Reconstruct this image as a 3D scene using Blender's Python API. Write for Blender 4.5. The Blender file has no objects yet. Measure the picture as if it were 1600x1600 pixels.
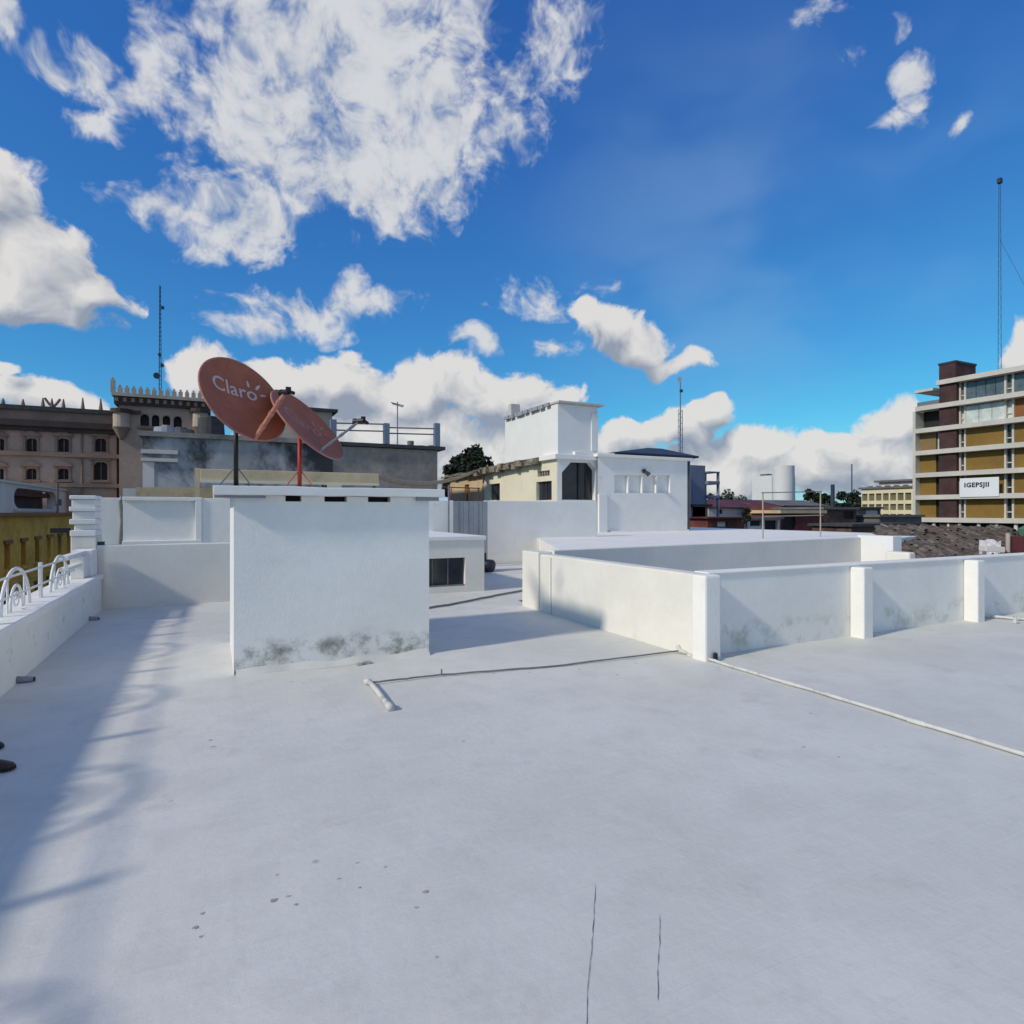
import bpy, bmesh, math, random
from mathutils import Vector, Matrix, noise
random.seed(7)
R = math.radians
scn = bpy.context.scene
COL = scn.collection

# ------------------------------------------------------------------ camera
F, H, YAW = 950.0, 1.65, R(26.1)          # focal length in pixels of the 1600 px photo, eye height
S_, C_ = math.sin(YAW), math.cos(YAW)
cam = bpy.data.cameras.new('camera')
cam.sensor_fit = 'HORIZONTAL'; cam.sensor_width = 36.0; cam.lens = 36.0 * F / 1600.0
cam.clip_start = 0.05; cam.clip_end = 6000
camo = bpy.data.objects.new('camera', cam); COL.objects.link(camo)
camo.location = (0, 0, H); camo.rotation_euler = (R(90), 0, -YAW)
scn.camera = camo

# ------------------------------------------------------------------ sun, exposure
SUN_EL = math.atan(0.67)
sun_from = Vector((-1.0, -0.15, 0.67 * math.hypot(1, 0.15))).normalized()
sl = bpy.data.lights.new('sun', 'SUN'); sl.energy = 2.8; sl.angle = R(4.0); sl.color = (1.0, 0.915, 0.76)
so = bpy.data.objects.new('sun', sl); COL.objects.link(so)
so.rotation_euler = (-sun_from).to_track_quat('-Z', 'Y').to_euler()
so.location = (0, 0, 60)
vs = scn.view_settings
vs.view_transform = 'Standard'; vs.look = 'None'; vs.exposure = 0.0; vs.gamma = 1.0

# ------------------------------------------------------------------ pixel -> direction (a pixel gives only a direction)
def ray(px, py):
    a = (px - 800) / F; b = (800 - py) / F
    return Vector((S_ + a * C_, C_ - a * S_, b))
def on_z(px, py, z=0.0):
    r = ray(px, py); t = (z - H) / r.z; return Vector((r.x * t, r.y * t, z))
def on_x(px, py, x):
    r = ray(px, py); t = x / r.x; return Vector((x, r.y * t, H + r.z * t))
def on_y(px, py, y):
    r = ray(px, py); t = y / r.y; return Vector((r.x * t, y, H + r.z * t))
def at_d(px, py, d):
    r = ray(px, py); return Vector((r.x * d, r.y * d, H + r.z * d))

# ------------------------------------------------------------------ world: sky texture + clouds
world = bpy.data.worlds.new('World'); scn.world = world; world.use_nodes = True
wt = world.node_tree; wt.nodes.clear()

class NG:
    def __init__(s, tree): s.t = tree
    def n(s, typ, **kw):
        x = s.t.nodes.new(typ)
        for k, v in kw.items(): setattr(x, k, v)
        return x
    def put(s, sock, v):
        if hasattr(v, 'is_output'): s.t.links.new(v, sock)
        elif v is not None: sock.default_value = v
    def m(s, op, a, b=None, c=None, clamp=False):
        x = s.n('ShaderNodeMath', operation=op, use_clamp=clamp)
        for i, v in enumerate((a, b, c)): s.put(x.inputs[i], v)
        return x.outputs[0]
    def v(s, op, a, b=None, c=None, scale=None):
        x = s.n('ShaderNodeVectorMath', operation=op)
        s.put(x.inputs[0], a); s.put(x.inputs[1], b)
        if c is not None: s.put(x.inputs[2], c)
        if scale is not None: s.put(x.inputs[3], scale)
        return x.outputs[1] if op in ('LENGTH', 'DOT_PRODUCT', 'DISTANCE') else x.outputs[0]
    def noise(s, vec, scale, detail=6, rough=0.55, dist=0.0, out=0, lac=2.0):
        x = s.n('ShaderNodeTexNoise')
        s.put(x.inputs['Vector'], vec); x.inputs['Scale'].default_value = scale
        x.inputs['Detail'].default_value = detail; x.inputs['Roughness'].default_value = rough
        x.inputs['Distortion'].default_value = dist; x.inputs['Lacunarity'].default_value = lac
        return x.outputs[out]
    def ramp(s, val, a, b, c=0.0, d=1.0, smooth=True):
        x = s.n('ShaderNodeMapRange', interpolation_type='SMOOTHSTEP' if smooth else 'LINEAR', clamp=True) if not smooth else s.n('ShaderNodeMapRange', interpolation_type='SMOOTHSTEP')
        s.put(x.inputs[0], val)
        for i, q in enumerate((a, b, c, d)): x.inputs[i + 1].default_value = q
        return x.outputs[0]
    def mix(s, f, a, b, blend='MIX'):
        x = s.n('ShaderNodeMix', data_type='RGBA', blend_type=blend)
        s.put(x.inputs[0], f); s.put(x.inputs[6], a); s.put(x.inputs[7], b)
        return x.outputs[2]

# cloud masses: photo centre, radii in photo pixels, tilt, weight -> direction and angular size in the sky
ALTO = [(520, 30, 330, 210, 0, 1.0), (470, 220, 280, 160, 0, 1.0), (375, 335, 130, 90, 0, .85), (660, 190, 190, 160, 0, .95), (560, 290, 200, 80, 0, .85),
        (690, 290, 90, 60, 0, .7), (790, 190, 90, 70, 0, .62), (860, 50, 110, 110, 0, .56), (800, 120, 90, 70, 0, .55),
        (210, 160, 90, 45, 0, .62), (150, 115, 75, 70, 0, .62), (10, 20, 80, 75, 0, .85), (80, 90, 70, 40, 0, .55),
        (140, 190, 70, 40, 0, .6), (270, 330, 110, 40, 0, .6), (330, 370, 90, 40, 0, .55), (430, -120, 420, 160, 0, 1.0),
        (1412, 112, 50, 50, 0, .74), (1418, 150, 40, 40, 0, .68), (1385, 183, 56, 26, 0, .66), (1320, 72, 34, 34, 0, .58), (1285, 5, 80, 36, 0, .5), (1478, 188, 30, 34, 0, .46),
        (860, 455, 120, 36, 0, .40), (470, 490, 130, 46, 0, .62), (570, 480, 100, 36, 0, .55), (556, 452, 46, 40, 0, .6), (410, 515, 80, 30, 0, .5),
        (740, 540, 40, 26, 0, .55), (858, 537, 40, 28, 0, .55), (1390, 20, 30, 30, 0, .3)]
CUM = [(0, 320, 110, 110, 0, 1.0), (60, 400, 120, 100, 0, 1.0), (20, 450, 150, 70, 0, 1.0), (120, 460, 95, 60, 0, .9), (90, 490, 110, 36, 0, .7),
       (950, 508, 72, 52, 0, 1.0), (910, 490, 40, 32, 0, .85), (1000, 535, 80, 40, 0, .95), (1060, 560, 75, 24, 0, .75),
       (1605, 530, 50, 52, 0, 1.0),
       (325, 585, 75, 60, 0, 1.0), (430, 605, 110, 60, 0, 1.0), (540, 605, 110, 70, 0, 1.0), (650, 612, 110, 66, 0, 1.0), (770, 625, 120, 60, 0, 1.0),
       (850, 650, 90, 60, 0, .9), (600, 690, 380, 100, 0, .95), (740, 720, 200, 80, 0, .9), (60, 625, 160, 44, 0, .9), (40, 680, 200, 50, 0, .8), (0, 572, 44, 26, 0, .7), (160, 645, 70, 26, 0, .7),
       (1114, 645, 38, 38, 0, 1.0), (1060, 672, 80, 40, 0, 1.0), (975, 690, 90, 46, 0, .95), (1180, 695, 120, 36, 0, .95), (1290, 692, 80, 40, 0, .95),
       (1400, 664, 85, 54, 0, 1.0), (1340, 720, 240, 60, 0, .95), (1120, 735, 280, 56, 0, .9), (1560, 700, 100, 60, 0, .8)]
def field_group(name, blobs):
    """largest of many soft ellipses on the sky sphere; flat ones are round ones seen through a vector stretched in z"""
    gt = bpy.data.node_groups.new(name, 'ShaderNodeTree')
    gt.interface.new_socket('Vector', in_out='INPUT', socket_type='NodeSocketVector')
    gt.interface.new_socket('Field', in_out='OUTPUT', socket_type='NodeSocketFloat')
    g = NG(gt); gi = g.n('NodeGroupInput'); go = g.n('NodeGroupOutput')
    cur = None
    for asp in (1.0, 1.7, 3.0):
        sel = [q for q in blobs if min((1.0, 1.7, 3.0), key=lambda k: abs(math.log(q[2] / q[3] / k))) == asp]
        for n_, (px, py, rx, ry, rot, w) in enumerate(sel):
            if n_ % 6 == 0:      # re-read the vector through the running value (times ~0): keeps the compiled shader inside its stack
                src = gi.outputs[0] if cur is None else g.v('MULTIPLY_ADD', cur, (1e-9, 1e-9, 1e-9), gi.outputs[0])
                vec = src if asp == 1.0 else g.v('MULTIPLY', src, (1, 1, asp))
            d = ray(px, py).normalized(); k = d.dot(Vector((S_, C_, 0))) ** 1.5 / F
            r = math.sqrt(rx * k * ry * k * asp)
            ds = g.v('DISTANCE', vec, (d.x, d.y, d.z * asp))
            val = g.m('MULTIPLY_ADD', ds, -w / r, w)
            cur = val if cur is None else g.m('MAXIMUM', cur, val)
    g.put(go.inputs[0], g.m('MINIMUM', cur, g.m('MULTIPLY', cur, 3.5)))     # fall away quickly outside
    return gt

W = NG(wt)
tc = W.n('ShaderNodeTexCoord')
d0 = W.v('NORMALIZE', tc.outputs['Generated'])
sepz = W.n('ShaderNodeSeparateXYZ'); W.put(sepz.inputs[0], d0); elev = sepz.outputs[2]
warp = W.v('SUBTRACT', W.noise(d0, 8.0, 2, 0.55, out=1), (.5, .5, .5))
d1 = W.v('ADD', d0, W.v('SCALE', warp, scale=0.09))
galto = field_group('high_cloud', ALTO); gcum = field_group('cumulus', CUM)
def fld(grp, vec):
    x = W.n('ShaderNodeGroup'); x.node_tree = grp; W.put(x.inputs[0], vec); return x.outputs[0]
# both cloud kinds carry on out of view, thickened there for more ambient light
away = W.ramp(W.v('DOT_PRODUCT', d0, (S_, C_, 0.0)), .62, .40)
nfar = W.noise(d1, 2.6, 2, .5)
ffar = W.m('SUBTRACT', W.m('MULTIPLY', W.m('MULTIPLY', W.m('SUBTRACT', nfar, .455), 3.2), away), W.m('SUBTRACT', 1.0, away))
# broken high cloud
na = W.noise(d1, 11.0, 5, 0.64)
na2 = W.noise(d1, 30.0, 3, 0.6)
nn = W.m('ADD', W.m('MULTIPLY', W.m('SUBTRACT', na, .5), 1.35), W.m('MULTIPLY', W.m('SUBTRACT', na2, .5), 1.0))
fa = W.m('ADD', W.m('MINIMUM', W.m('MAXIMUM', fld(galto, d1), W.m('SUBTRACT', ffar, W.ramp(elev, .5, .25))), .58), nn)
ALTO_D = W.m('MULTIPLY', W.ramp(fa, 0.08, 0.58), 0.95)
alto_col = W.mix(W.ramp(W.m('ADD', na, W.m('MULTIPLY', W.m('SUBTRACT', na2, .5), .5)), .30, .62), (.40, .46, .57, 1), (.68, .69, .71, 1))
# cumulus, lit from the sun's side, grey underneath
sh = (sun_from + Vector((0, 0, 1.0))).normalized() * 0.034
def cum_field(vec, det=5):
    n1 = W.noise(vec, 19.0, det, 0.60)
    return W.m('ADD', W.m('MINIMUM', fld(gcum, vec), .80), W.m('MULTIPLY', W.m('SUBTRACT', n1, .5), 1.15))
c0 = cum_field(d1)
c1 = cum_field(W.v('ADD', d1, tuple(sh)), 3)
c0f = W.m('MAXIMUM', c0, W.m('ADD', W.m('SUBTRACT', ffar, W.ramp(elev, .25, .5)), W.m('MULTIPLY', W.m('SUBTRACT', na, .5), .9)))
dc = W.ramp(c0f, 0.14, 0.36)
lit = W.m('MULTIPLY_ADD', W.m('SUBTRACT', c0, c1), 1.45, 0.52, clamp=True)
cum_col = W.mix(lit, (.29, .335, .42, 1), (.74, .725, .71, 1))
# clear sky
sky = W.n('ShaderNodeTexSky', sky_type='NISHITA')
sky.sun_disc = False; sky.sun_elevation = SUN_EL
sky.sun_rotation = math.atan2(sun_from.x, sun_from.y)
sky.altitude = 1500; sky.air_density = 1.0; sky.dust_density = 0.3; sky.ozone_density = 2.0
SKY_STRENGTH = 0.10
# colour response of the phone camera to the blue (per channel gain and contrast)
sp_ = W.n('ShaderNodeSeparateColor'); W.put(sp_.inputs[0], W.v('SCALE', sky.outputs[0], scale=SKY_STRENGTH))
skyc = W.n('ShaderNodeCombineColor')
for i_, (k_, e_) in enumerate(((.285, .90), (1.0, 1.0), (1.0, .60))):
    W.put(skyc.inputs[i_], W.m('MULTIPLY', W.m('POWER', W.m('MAXIMUM', sp_.outputs[i_], 0.0), e_), k_))
veil = W.m('MULTIPLY', W.ramp(W.noise(W.v('MULTIPLY', d1, (1, 1, 2.2)), 3.4, 2, .55), .35, .70), W.ramp(W.v('DISTANCE', d0, tuple(ray(1180, 370).normalized())), .42, .05, .0, .15))
col = W.mix(veil, skyc.outputs[0], (.50, .66, .84, 1))
# pale vapour low over the city, as the photograph shows all along its skyline
vap = W.m('MULTIPLY', W.ramp(elev, .15, .0), W.ramp(na, .25, .75, .55, .95))
col = W.mix(vap, col, (.40, .50, .64, 1))
col = W.mix(ALTO_D, col, alto_col)
col = W.mix(W.m('MULTIPLY', dc, .97), col, cum_col)
bg = W.n('ShaderNodeBackground'); W.put(bg.inputs[0], col); bg.inputs[1].default_value = 1.0
wo = W.n('ShaderNodeOutputWorld'); wt.links.new(bg.outputs[0], wo.inputs[0])
try:
    world.cycles.sampling_method = 'NONE'
except Exception: pass

# ------------------------------------------------------------------ materials
def mat(name, col, rough=0.8, var=0.08, scale=3.0, bump=0.0, bscale=60.0, metal=0.0, dirt=None, spec=0.3, stretch=None):
    """procedural paint / plaster: colour broken by two octaves of noise, optional dirt patches, fine bump.
       dirt = (colour, low, high, scale)"""
    m = bpy.data.materials.new(name); m.use_nodes = True
    t = m.node_tree; t.nodes.clear(); g = NG(t)
    bs = g.n('ShaderNodeBsdfPrincipled'); out = g.n('ShaderNodeOutputMaterial')
    t.links.new(bs.outputs[0], out.inputs[0])
    geo = g.n('ShaderNodeNewGeometry'); pos = geo.outputs['Position']
    if stretch:
        pos = g.v('MULTIPLY', pos, stretch)
    n1 = g.noise(pos, scale, 5, 0.6)
    n2 = g.noise(pos, scale * 9, 3, 0.6)
    mixn = g.m('ADD', g.m('MULTIPLY', n1, .7), g.m('MULTIPLY', n2, .3))
    lo = tuple(max(0, c * (1 - var * 2)) for c in col) + (1,); hi = tuple(min(1, c * (1 + var * 1.3)) for c in col) + (1,)
    c = g.mix(g.ramp(mixn, .3, .7), lo, hi)
    if dirt:
        dcol, a, b, ds = dirt
        dn = g.noise(pos, ds, 7, 0.65, 0.3)
        c = g.mix(g.ramp(dn, a, b), c, tuple(dcol) + (1,))
    g.put(bs.inputs['Base Color'], c)
    bs.inputs['Roughness'].default_value = rough; bs.inputs['Metallic'].default_value = metal
    bs.inputs['Specular IOR Level'].default_value = spec
    if bump:
        b = g.n('ShaderNodeBump'); b.inputs['Strength'].default_value = bump; b.inputs['Distance'].default_value = 0.01
        g.put(b.inputs['Height'], g.noise(geo.outputs['Position'], bscale, 4, 0.6)); t.links.new(b.outputs[0], bs.inputs['Normal'])
    return m

M = {}
M['white'] = mat('white_paint', (.82, .80, .76), .75, .03, 1.2, .25, 45, dirt=((.52, .515, .47), .58, .85, 1.7))
M['cream'] = mat('cream_white_paint', (.755, .725, .655), .75, .035, 1.0, .3, 40, dirt=((.52, .50, .43), .60, .85, 1.5))
M['white_clean'] = mat('bright_white_paint', (.78, .775, .755), .65, .02, 1.0, .12, 40)
M['rail'] = mat('white_rail_paint', (.78, .78, .76), .5, .03, 6, dirt=((.5, .47, .4), .62, .72, 14))
M['pipe'] = mat('pvc_pipe', (.62, .61, .57), .6, .06, 8, dirt=((.36, .35, .32), .50, .72, 5))
M['cablejacket'] = mat('grey_cable', (.19, .185, .18), .7, .1, 10)
M['dark'] = mat('dark_void', (.02, .02, .022), .6, .1, 3)
M['glassdark'] = mat('dark_glass', (.025, .03, .038), .12, .2, 2, spec=.5)
M['glassgrey'] = mat('grey_glass', (.10, .125, .15), .12, .2, 1, spec=.5)
M['glasspale'] = mat('curtained_glass', (.55, .60, .58), .25, .15, .6, spec=.5)
M['dishred'] = mat('dish_red', (.44, .135, .065), .55, .10, 3, dirt=((.33, .14, .08), .55, .8, 4), spec=.35)
M['dishpale'] = mat('dish_print', (.72, .52, .48), .6, .06, 12)
M['dishpale2'] = mat('dish_print_faded', (.50, .24, .19), .6, .08, 12)
M['dishbrace'] = mat('arm_faded_red', (.42, .17, .12), .5, .12, 10)
M['redpost'] = mat('red_post', (.40, .05, .04), .5, .1, 6)
M['black'] = mat('black_metal', (.02, .02, .022), .45, .1, 6)
M['steel'] = mat('grey_steel', (.20, .21, .23), .45, .1, 6, metal=.4)
M['moss'] = mat('mouldy_render', (.43, .43, .44), .9, .14, .35, .4, 12, dirt=((.045, .048, .055), .47, .62, .30), stretch=(1, 1, .8))
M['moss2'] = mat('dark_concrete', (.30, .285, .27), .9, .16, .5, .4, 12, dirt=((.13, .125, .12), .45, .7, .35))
M['capdark'] = mat('dark_cap', (.06, .06, .065), .8, .15, 2)
M['awning'] = mat('beige_sheet_metal', (.60, .48, .30), .55, .08, 1.5, dirt=((.22, .18, .11), .58, .75, 1.3))
M['beige'] = mat('beige_render', (.58, .46, .29), .85, .08, .7, .3, 20)
M['beigelite'] = mat('pale_cream_render', (.74, .69, .55), .85, .05, .8, .3, 20)
M['eaves'] = mat('worn_eaves', (.30, .26, .20), .9, .25, 2.5, .5, 8, dirt=((.10, .085, .065), .45, .65, 3))
M['palace'] = mat('brown_stone', (.42, .30, .235), .9, .10, .25, .3, 3)
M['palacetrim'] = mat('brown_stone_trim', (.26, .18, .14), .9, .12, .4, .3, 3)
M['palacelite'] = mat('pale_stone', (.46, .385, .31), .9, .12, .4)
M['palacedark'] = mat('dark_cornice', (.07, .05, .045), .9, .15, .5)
M['ochre'] = mat('ochre_render', (.76, .40, .065), .85, .14, .5, dirt=((.42, .22, .05), .50, .75, .35))
M['greywhite'] = mat('grey_white_render', (.70, .635, .60), .85, .06, .3)
M['maroon'] = mat('maroon_tin', (.115, .030, .032), .6, .2, .5, dirt=((.2, .09, .07), .56, .8, .4))
M['redbrown'] = mat('red_brown_render', (.16, .05, .035), .8, .2, .5, dirt=((.06, .03, .025), .5, .7, .6))
M['salmon'] = mat('salmon_render', (.30, .17, .125), .85, .12, .4)
M['brown'] = mat('brown_render', (.12, .075, .06), .85, .18, .4, dirt=((.04, .03, .028), .5, .7, .5))
M['houseW'] = mat('far_white_render', (.62, .59, .56), .85, .08, .2)
M['greyroof'] = mat('grey_roofing', (.15, .145, .155), .85, .15, .3)
M['bluegrey'] = mat('blue_grey_render', (.17, .21, .30), .8, .08, .3)
M['slate'] = mat('dark_blue_roofing', (.035, .05, .075), .6, .15, .4)
M['silo'] = mat('silo_white', (.68, .68, .68), .6, .04, .05)
M['silogrey'] = mat('silo_grey', (.30, .31, .36), .7, .05, .05)
M['amber'] = mat('amber_panel', (.215, .128, .028), .6, .10, .25, dirt=((.17, .09, .024), .55, .8, .2))
M['amberdull'] = mat('dull_tan_panel', (.22, .15, .065), .6, .08, .25)
M['brickdark'] = mat('dark_brick_core', (.065, .034, .034), .85, .2, .6, .3, 5)
M['slabwhite'] = mat('white_slab_band', (.56, .53, .48), .7, .06, .3)
M['orangebrown'] = mat('orange_brown_panel', (.24, .09, .03), .6, .08, .3)
M['creamfar'] = mat('yellow_cream_render', (.70, .62, .42), .8, .05, .2)
M['olivedark'] = mat('olive_windows', (.16, .14, .085), .4, .15, .3)
M['banner'] = mat('white_banner', (.72, .75, .78), .6, .02, .3)
M['ink'] = mat('black_ink', (.02, .02, .03), .6, .05, 3)
M['tile'] = mat('clay_tile', (.135, .098, .078), .9, .3, 3.0, dirt=((.075, .065, .055), .42, .66, 4))
M['tile2'] = mat('grey_clay_tile', (.17, .148, .125), .9, .3, 3.0, dirt=((.08, .07, .06), .45, .66, 4))
M['leaf'] = mat('dark_foliage', (.030, .042, .026), .7, .4, .8)
M['leaf2'] = mat('olive_foliage', (.055, .075, .05), .7, .4, .5)
M['bark'] = mat('bark', (.09, .065, .045), .9, .2, 4)
M['ground'] = mat('city_ground', (.10, .095, .09), .95, .2, .02, dirt=((.05, .06, .04), .5, .65, .01))
M['asphalt'] = mat('asphalt', (.05, .05, .052), .9, .2, .3)
M['shoebrown'] = mat('brown_leather', (.055, .028, .018), .45, .15, 20, spec=.4)
M['shoeblack'] = mat('navy_leather', (.022, .024, .04), .45, .15, 20, spec=.4)
M['sole'] = mat('shoe_sole', (.03, .022, .018), .8, .1, 20)
M['gate'] = mat('galvanised_sheet', (.33, .35, .37), .5, .07, 2, metal=.2)
M['rope'] = mat('tan_hose', (.36, .30, .22), .8, .15, 8)
M['plaincrack'] = mat('crack', (.16, .16, .165), .9, .2, 8)
M['spot'] = mat('grime_spot', (.42, .41, .385), .9, .2, 20)
M['lampdark'] = mat('lamp_body', (.05, .05, .055), .4, .1, 5)
M['green'] = mat('green_cloth', (.10, .22, .13), .8, .1, 2)

def floor_material():
    m = bpy.data.materials.new('painted_roof_floor'); m.use_nodes = True
    t = m.node_tree; t.nodes.clear(); g = NG(t)
    bs = g.n('ShaderNodeBsdfPrincipled'); out = g.n('ShaderNodeOutputMaterial'); t.links.new(bs.outputs[0], out.inputs[0])
    pos = g.n('ShaderNodeNewGeometry').outputs['Position']
    big = g.noise(pos, .55, 5, .6, .4); mid = g.noise(pos, 2.6, 6, .65); fine = g.noise(pos, 30, 4, .65)
    brush = g.noise(g.v('MULTIPLY', pos, (1.2, 14.0, 1)), 1.4, 4, .6, .6)
    brush2 = g.noise(g.v('MULTIPLY', pos, (16.0, 1.1, 1)), 1.1, 4, .6, .6)
    c = g.mix(g.ramp(big, .32, .68), (.605, .60, .56, 1), (.68, .672, .63, 1))
    c = g.mix(g.m('MULTIPLY', g.ramp(mid, .42, .72), .45), c, (.52, .515, .48, 1))
    c = g.mix(g.m('MULTIPLY', g.ramp(brush, .52, .74), .30), c, (.70, .695, .675, 1))
    c = g.mix(g.m('MULTIPLY', g.ramp(brush2, .55, .76), .22), c, (.52, .515, .495, 1))
    c = g.mix(g.m('MULTIPLY', g.ramp(fine, .55, .8), .25), c, (.50, .495, .475, 1))
    # scattered specks of grime
    vo = g.n('ShaderNodeTexVoronoi'); g.put(vo.inputs['Vector'], g.v('MULTIPLY', pos, (1, 1, 0))); vo.inputs['Scale'].default_value = 3.1
    sp = g.m('MULTIPLY', g.ramp(vo.outputs['Distance'], .075, .02), g.ramp(g.noise(pos, .9, 3, .6), .48, .58))
    sm = g.m('MULTIPLY', g.ramp(g.noise(pos, 1.7, 6, .7, .3), .56, .74), .42)
    c = g.mix(sm, c, (.44, .43, .39, 1))
    c = g.mix(g.m('MULTIPLY', sp, .75), c, (.27, .265, .25, 1))
    g.put(bs.inputs['Base Color'], c); bs.inputs['Roughness'].default_value = .62; bs.inputs['Specular IOR Level'].default_value = .3
    b = g.n('ShaderNodeBump'); b.inputs['Strength'].default_value = .35; b.inputs['Distance'].default_value = .012
    g.put(b.inputs['Height'], g.m('ADD', g.m('MULTIPLY', g.noise(pos, 22, 5, .65), .6), g.m('ADD', brush, g.m('MULTIPLY', mid, 1.2)))); t.links.new(b.outputs[0], bs.inputs['Normal'])
    return m
M['floor'] = floor_material()

def stained_wall(name, base, z0, z1, scol, lo, hi, sc):
    """paint with mould patches confined to a ragged band between z0 and z1"""
    m = mat(name, base, .75, .03, 1.2, .3, 40, dirt=(tuple(c * .86 for c in base), .58, .85, 1.3))
    t = m.node_tree; g = NG(t)
    bs = [n for n in t.nodes if n.type == 'BSDF_PRINCIPLED'][0]
    old = bs.inputs['Base Color'].links[0].from_socket
    pos = g.n('ShaderNodeNewGeometry').outputs['Position']
    s = g.n('ShaderNodeSeparateXYZ'); g.put(s.inputs[0], pos)
    zz = g.m('ADD', s.outputs[2], g.m('MULTIPLY', g.m('SUBTRACT', g.noise(pos, 2.3, 5, .65), .5), .30))
    band = g.m('MULTIPLY', g.ramp(zz, z1, (z0 + z1) * .5), g.ramp(zz, z0 - .1, z0 + .03))
    pat = g.ramp(g.noise(pos, sc, 8, .72), lo, hi)
    c = g.mix(g.m('MULTIPLY', band, pat), old, tuple(scol) + (1,))
    g.put(bs.inputs['Base Color'], c)
    return m
M['blockwall'] = stained_wall('tank_room_paint', (.875, .855, .805), .05, .36, (.27, .275, .23), .42, .66, 3.2)
M['parapetpaint'] = stained_wall('parapet_paint', (.82, .80, .73), .18, .52, (.50, .49, .43), .54, .70, 5.0)
M['boxwall'] = stained_wall('low_wall_paint', (.83, .81, .765), .05, .40, (.55, .55, .47), .46, .68, 2.6)

# ------------------------------------------------------------------ mesh helpers
class MB:
    def __init__(s): s.v = []; s.f = []
    def box(s, x0, x1, y0, y1, z0, z1):
        n = len(s.v)
        s.v += [(x0, y0, z0), (x1, y0, z0), (x1, y1, z0), (x0, y1, z0), (x0, y0, z1), (x1, y0, z1), (x1, y1, z1), (x0, y1, z1)]
        s.f += [tuple(n + i for i in q) for q in ((0, 3, 2, 1), (4, 5, 6, 7), (0, 1, 5, 4), (1, 2, 6, 5), (2, 3, 7, 6), (3, 0, 4, 7))]
        return s
    def quad(s, a, b, c, d):
        n = len(s.v); s.v += [tuple(a), tuple(b), tuple(c), tuple(d)]; s.f.append((n, n + 1, n + 2, n + 3)); return s
    def prism(s, pts, z0, z1):
        """vertical prism over a ground polygon"""
        n = len(s.v); k = len(pts)
        s.v += [(p[0], p[1], z0) for p in pts] + [(p[0], p[1], z1) for p in pts]
        s.f.append(tuple(n + i for i in reversed(range(k)))); s.f.append(tuple(n + k + i for i in range(k)))
        for i in range(k): j = (i + 1) % k; s.f.append((n + i, n + j, n + k + j, n + k + i))
        return s
    def extrude(s, pts, vec):
        """closed polygon of 3-D points swept along vec"""
        n = len(s.v); k = len(pts); vec = Vector(vec)
        s.v += [tuple(p) for p in pts] + [tuple(Vector(p) + vec) for p in pts]
        s.f.append(tuple(n + i for i in reversed(range(k)))); s.f.append(tuple(n + k + i for i in range(k)))
        for i in range(k): j = (i + 1) % k; s.f.append((n + i, n + j, n + k + j, n + k + i))
        return s
    def tube(s, pts, r, seg=8, closed=False, r2=None):
        pts = [Vector(p) for p in pts]; n = len(s.v); k = len(pts); up = None
        for i, p in enumerate(pts):
            if closed: t = pts[(i + 1) % k] - pts[i - 1]
            else: t = pts[min(i + 1, k - 1)] - pts[max(i - 1, 0)]
            t.normalize()
            if up is None: up = Vector((0, 0, 1)) if abs(t.z) < .9 else Vector((1, 0, 0))
            a = t.cross(up)
            if a.length < 1e-4: a = t.cross(Vector((1, 0, 0)))
            a.normalize(); b = a.cross(t).normalized(); up = b
            rad = r if r2 is None else r + (r2 - r) * i / max(1, k - 1)
            for j in range(seg):
                an = 2 * math.pi * j / seg
                s.v.append(tuple(p + (a * math.cos(an) + b * math.sin(an)) * rad))
        for i in range(k if closed else k - 1):
            for j in range(seg):
                q = (i + 1) % k
                s.f.append((n + i * seg + j, n + i * seg + (j + 1) % seg, n + q * seg + (j + 1) % seg, n + q * seg + j))
        if not closed:
            s.f.append(tuple(n + j for j in reversed(range(seg)))); s.f.append(tuple(n + (k - 1) * seg + j for j in range(seg)))
        return s
    def cyl(s, x, y, z0, z1, r, seg=24, r2=None):
        return s.tube([(x, y, z0), (x, y, z1)], r, seg, r2=r2)

def link(name, me, parent=None):
    o = bpy.data.objects.new(name, me); COL.objects.link(o)
    if parent: o.parent = parent
    return o
def tag(o, label=None, cat=None, group=None, kind=None):
    if label: o['label'] = label
    if cat: o['category'] = cat
    if group: o['group'] = group
    if kind: o['kind'] = kind
    return o
def origin_of(o):
    p = Vector((0, 0, 0))
    while o is not None: p += Vector(o.location); o = o.parent
    return p
def make(name, mb, m, parent=None, base=None, bevel=0.0, smooth=False, label=None, kind=None):
    """one mesh object from world-space geometry; base = origin for top-level things"""
    org = origin_of(parent) if parent else Vector(base if base else (0, 0, 0))
    me = bpy.data.meshes.new(name)
    me.from_pydata([tuple(Vector(v) - org) for v in mb.v], [], mb.f)
    me.materials.append(M[m] if isinstance(m, str) else m)
    bm = bmesh.new(); bm.from_mesh(me); bmesh.ops.recalc_face_normals(bm, faces=bm.faces); bm.to_mesh(me); bm.free()
    if smooth: me.polygons.foreach_set('use_smooth', [True] * len(me.polygons))
    me.update()
    o = link(name, me, parent)
    if not parent: o.location = org
    if bevel:
        b = o.modifiers.new('bevel', 'BEVEL'); b.width = bevel; b.segments = 2; b.limit_method = 'ANGLE'; b.angle_limit = R(40)
    if label: o['label'] = label
    if kind: o['kind'] = kind
    return o
def thing(name, base, label, cat, group=None):
    o = bpy.data.objects.new(name, None); COL.objects.link(o); o.location = base; o.empty_display_size = .2
    return tag(o, label, cat, group)
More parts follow.
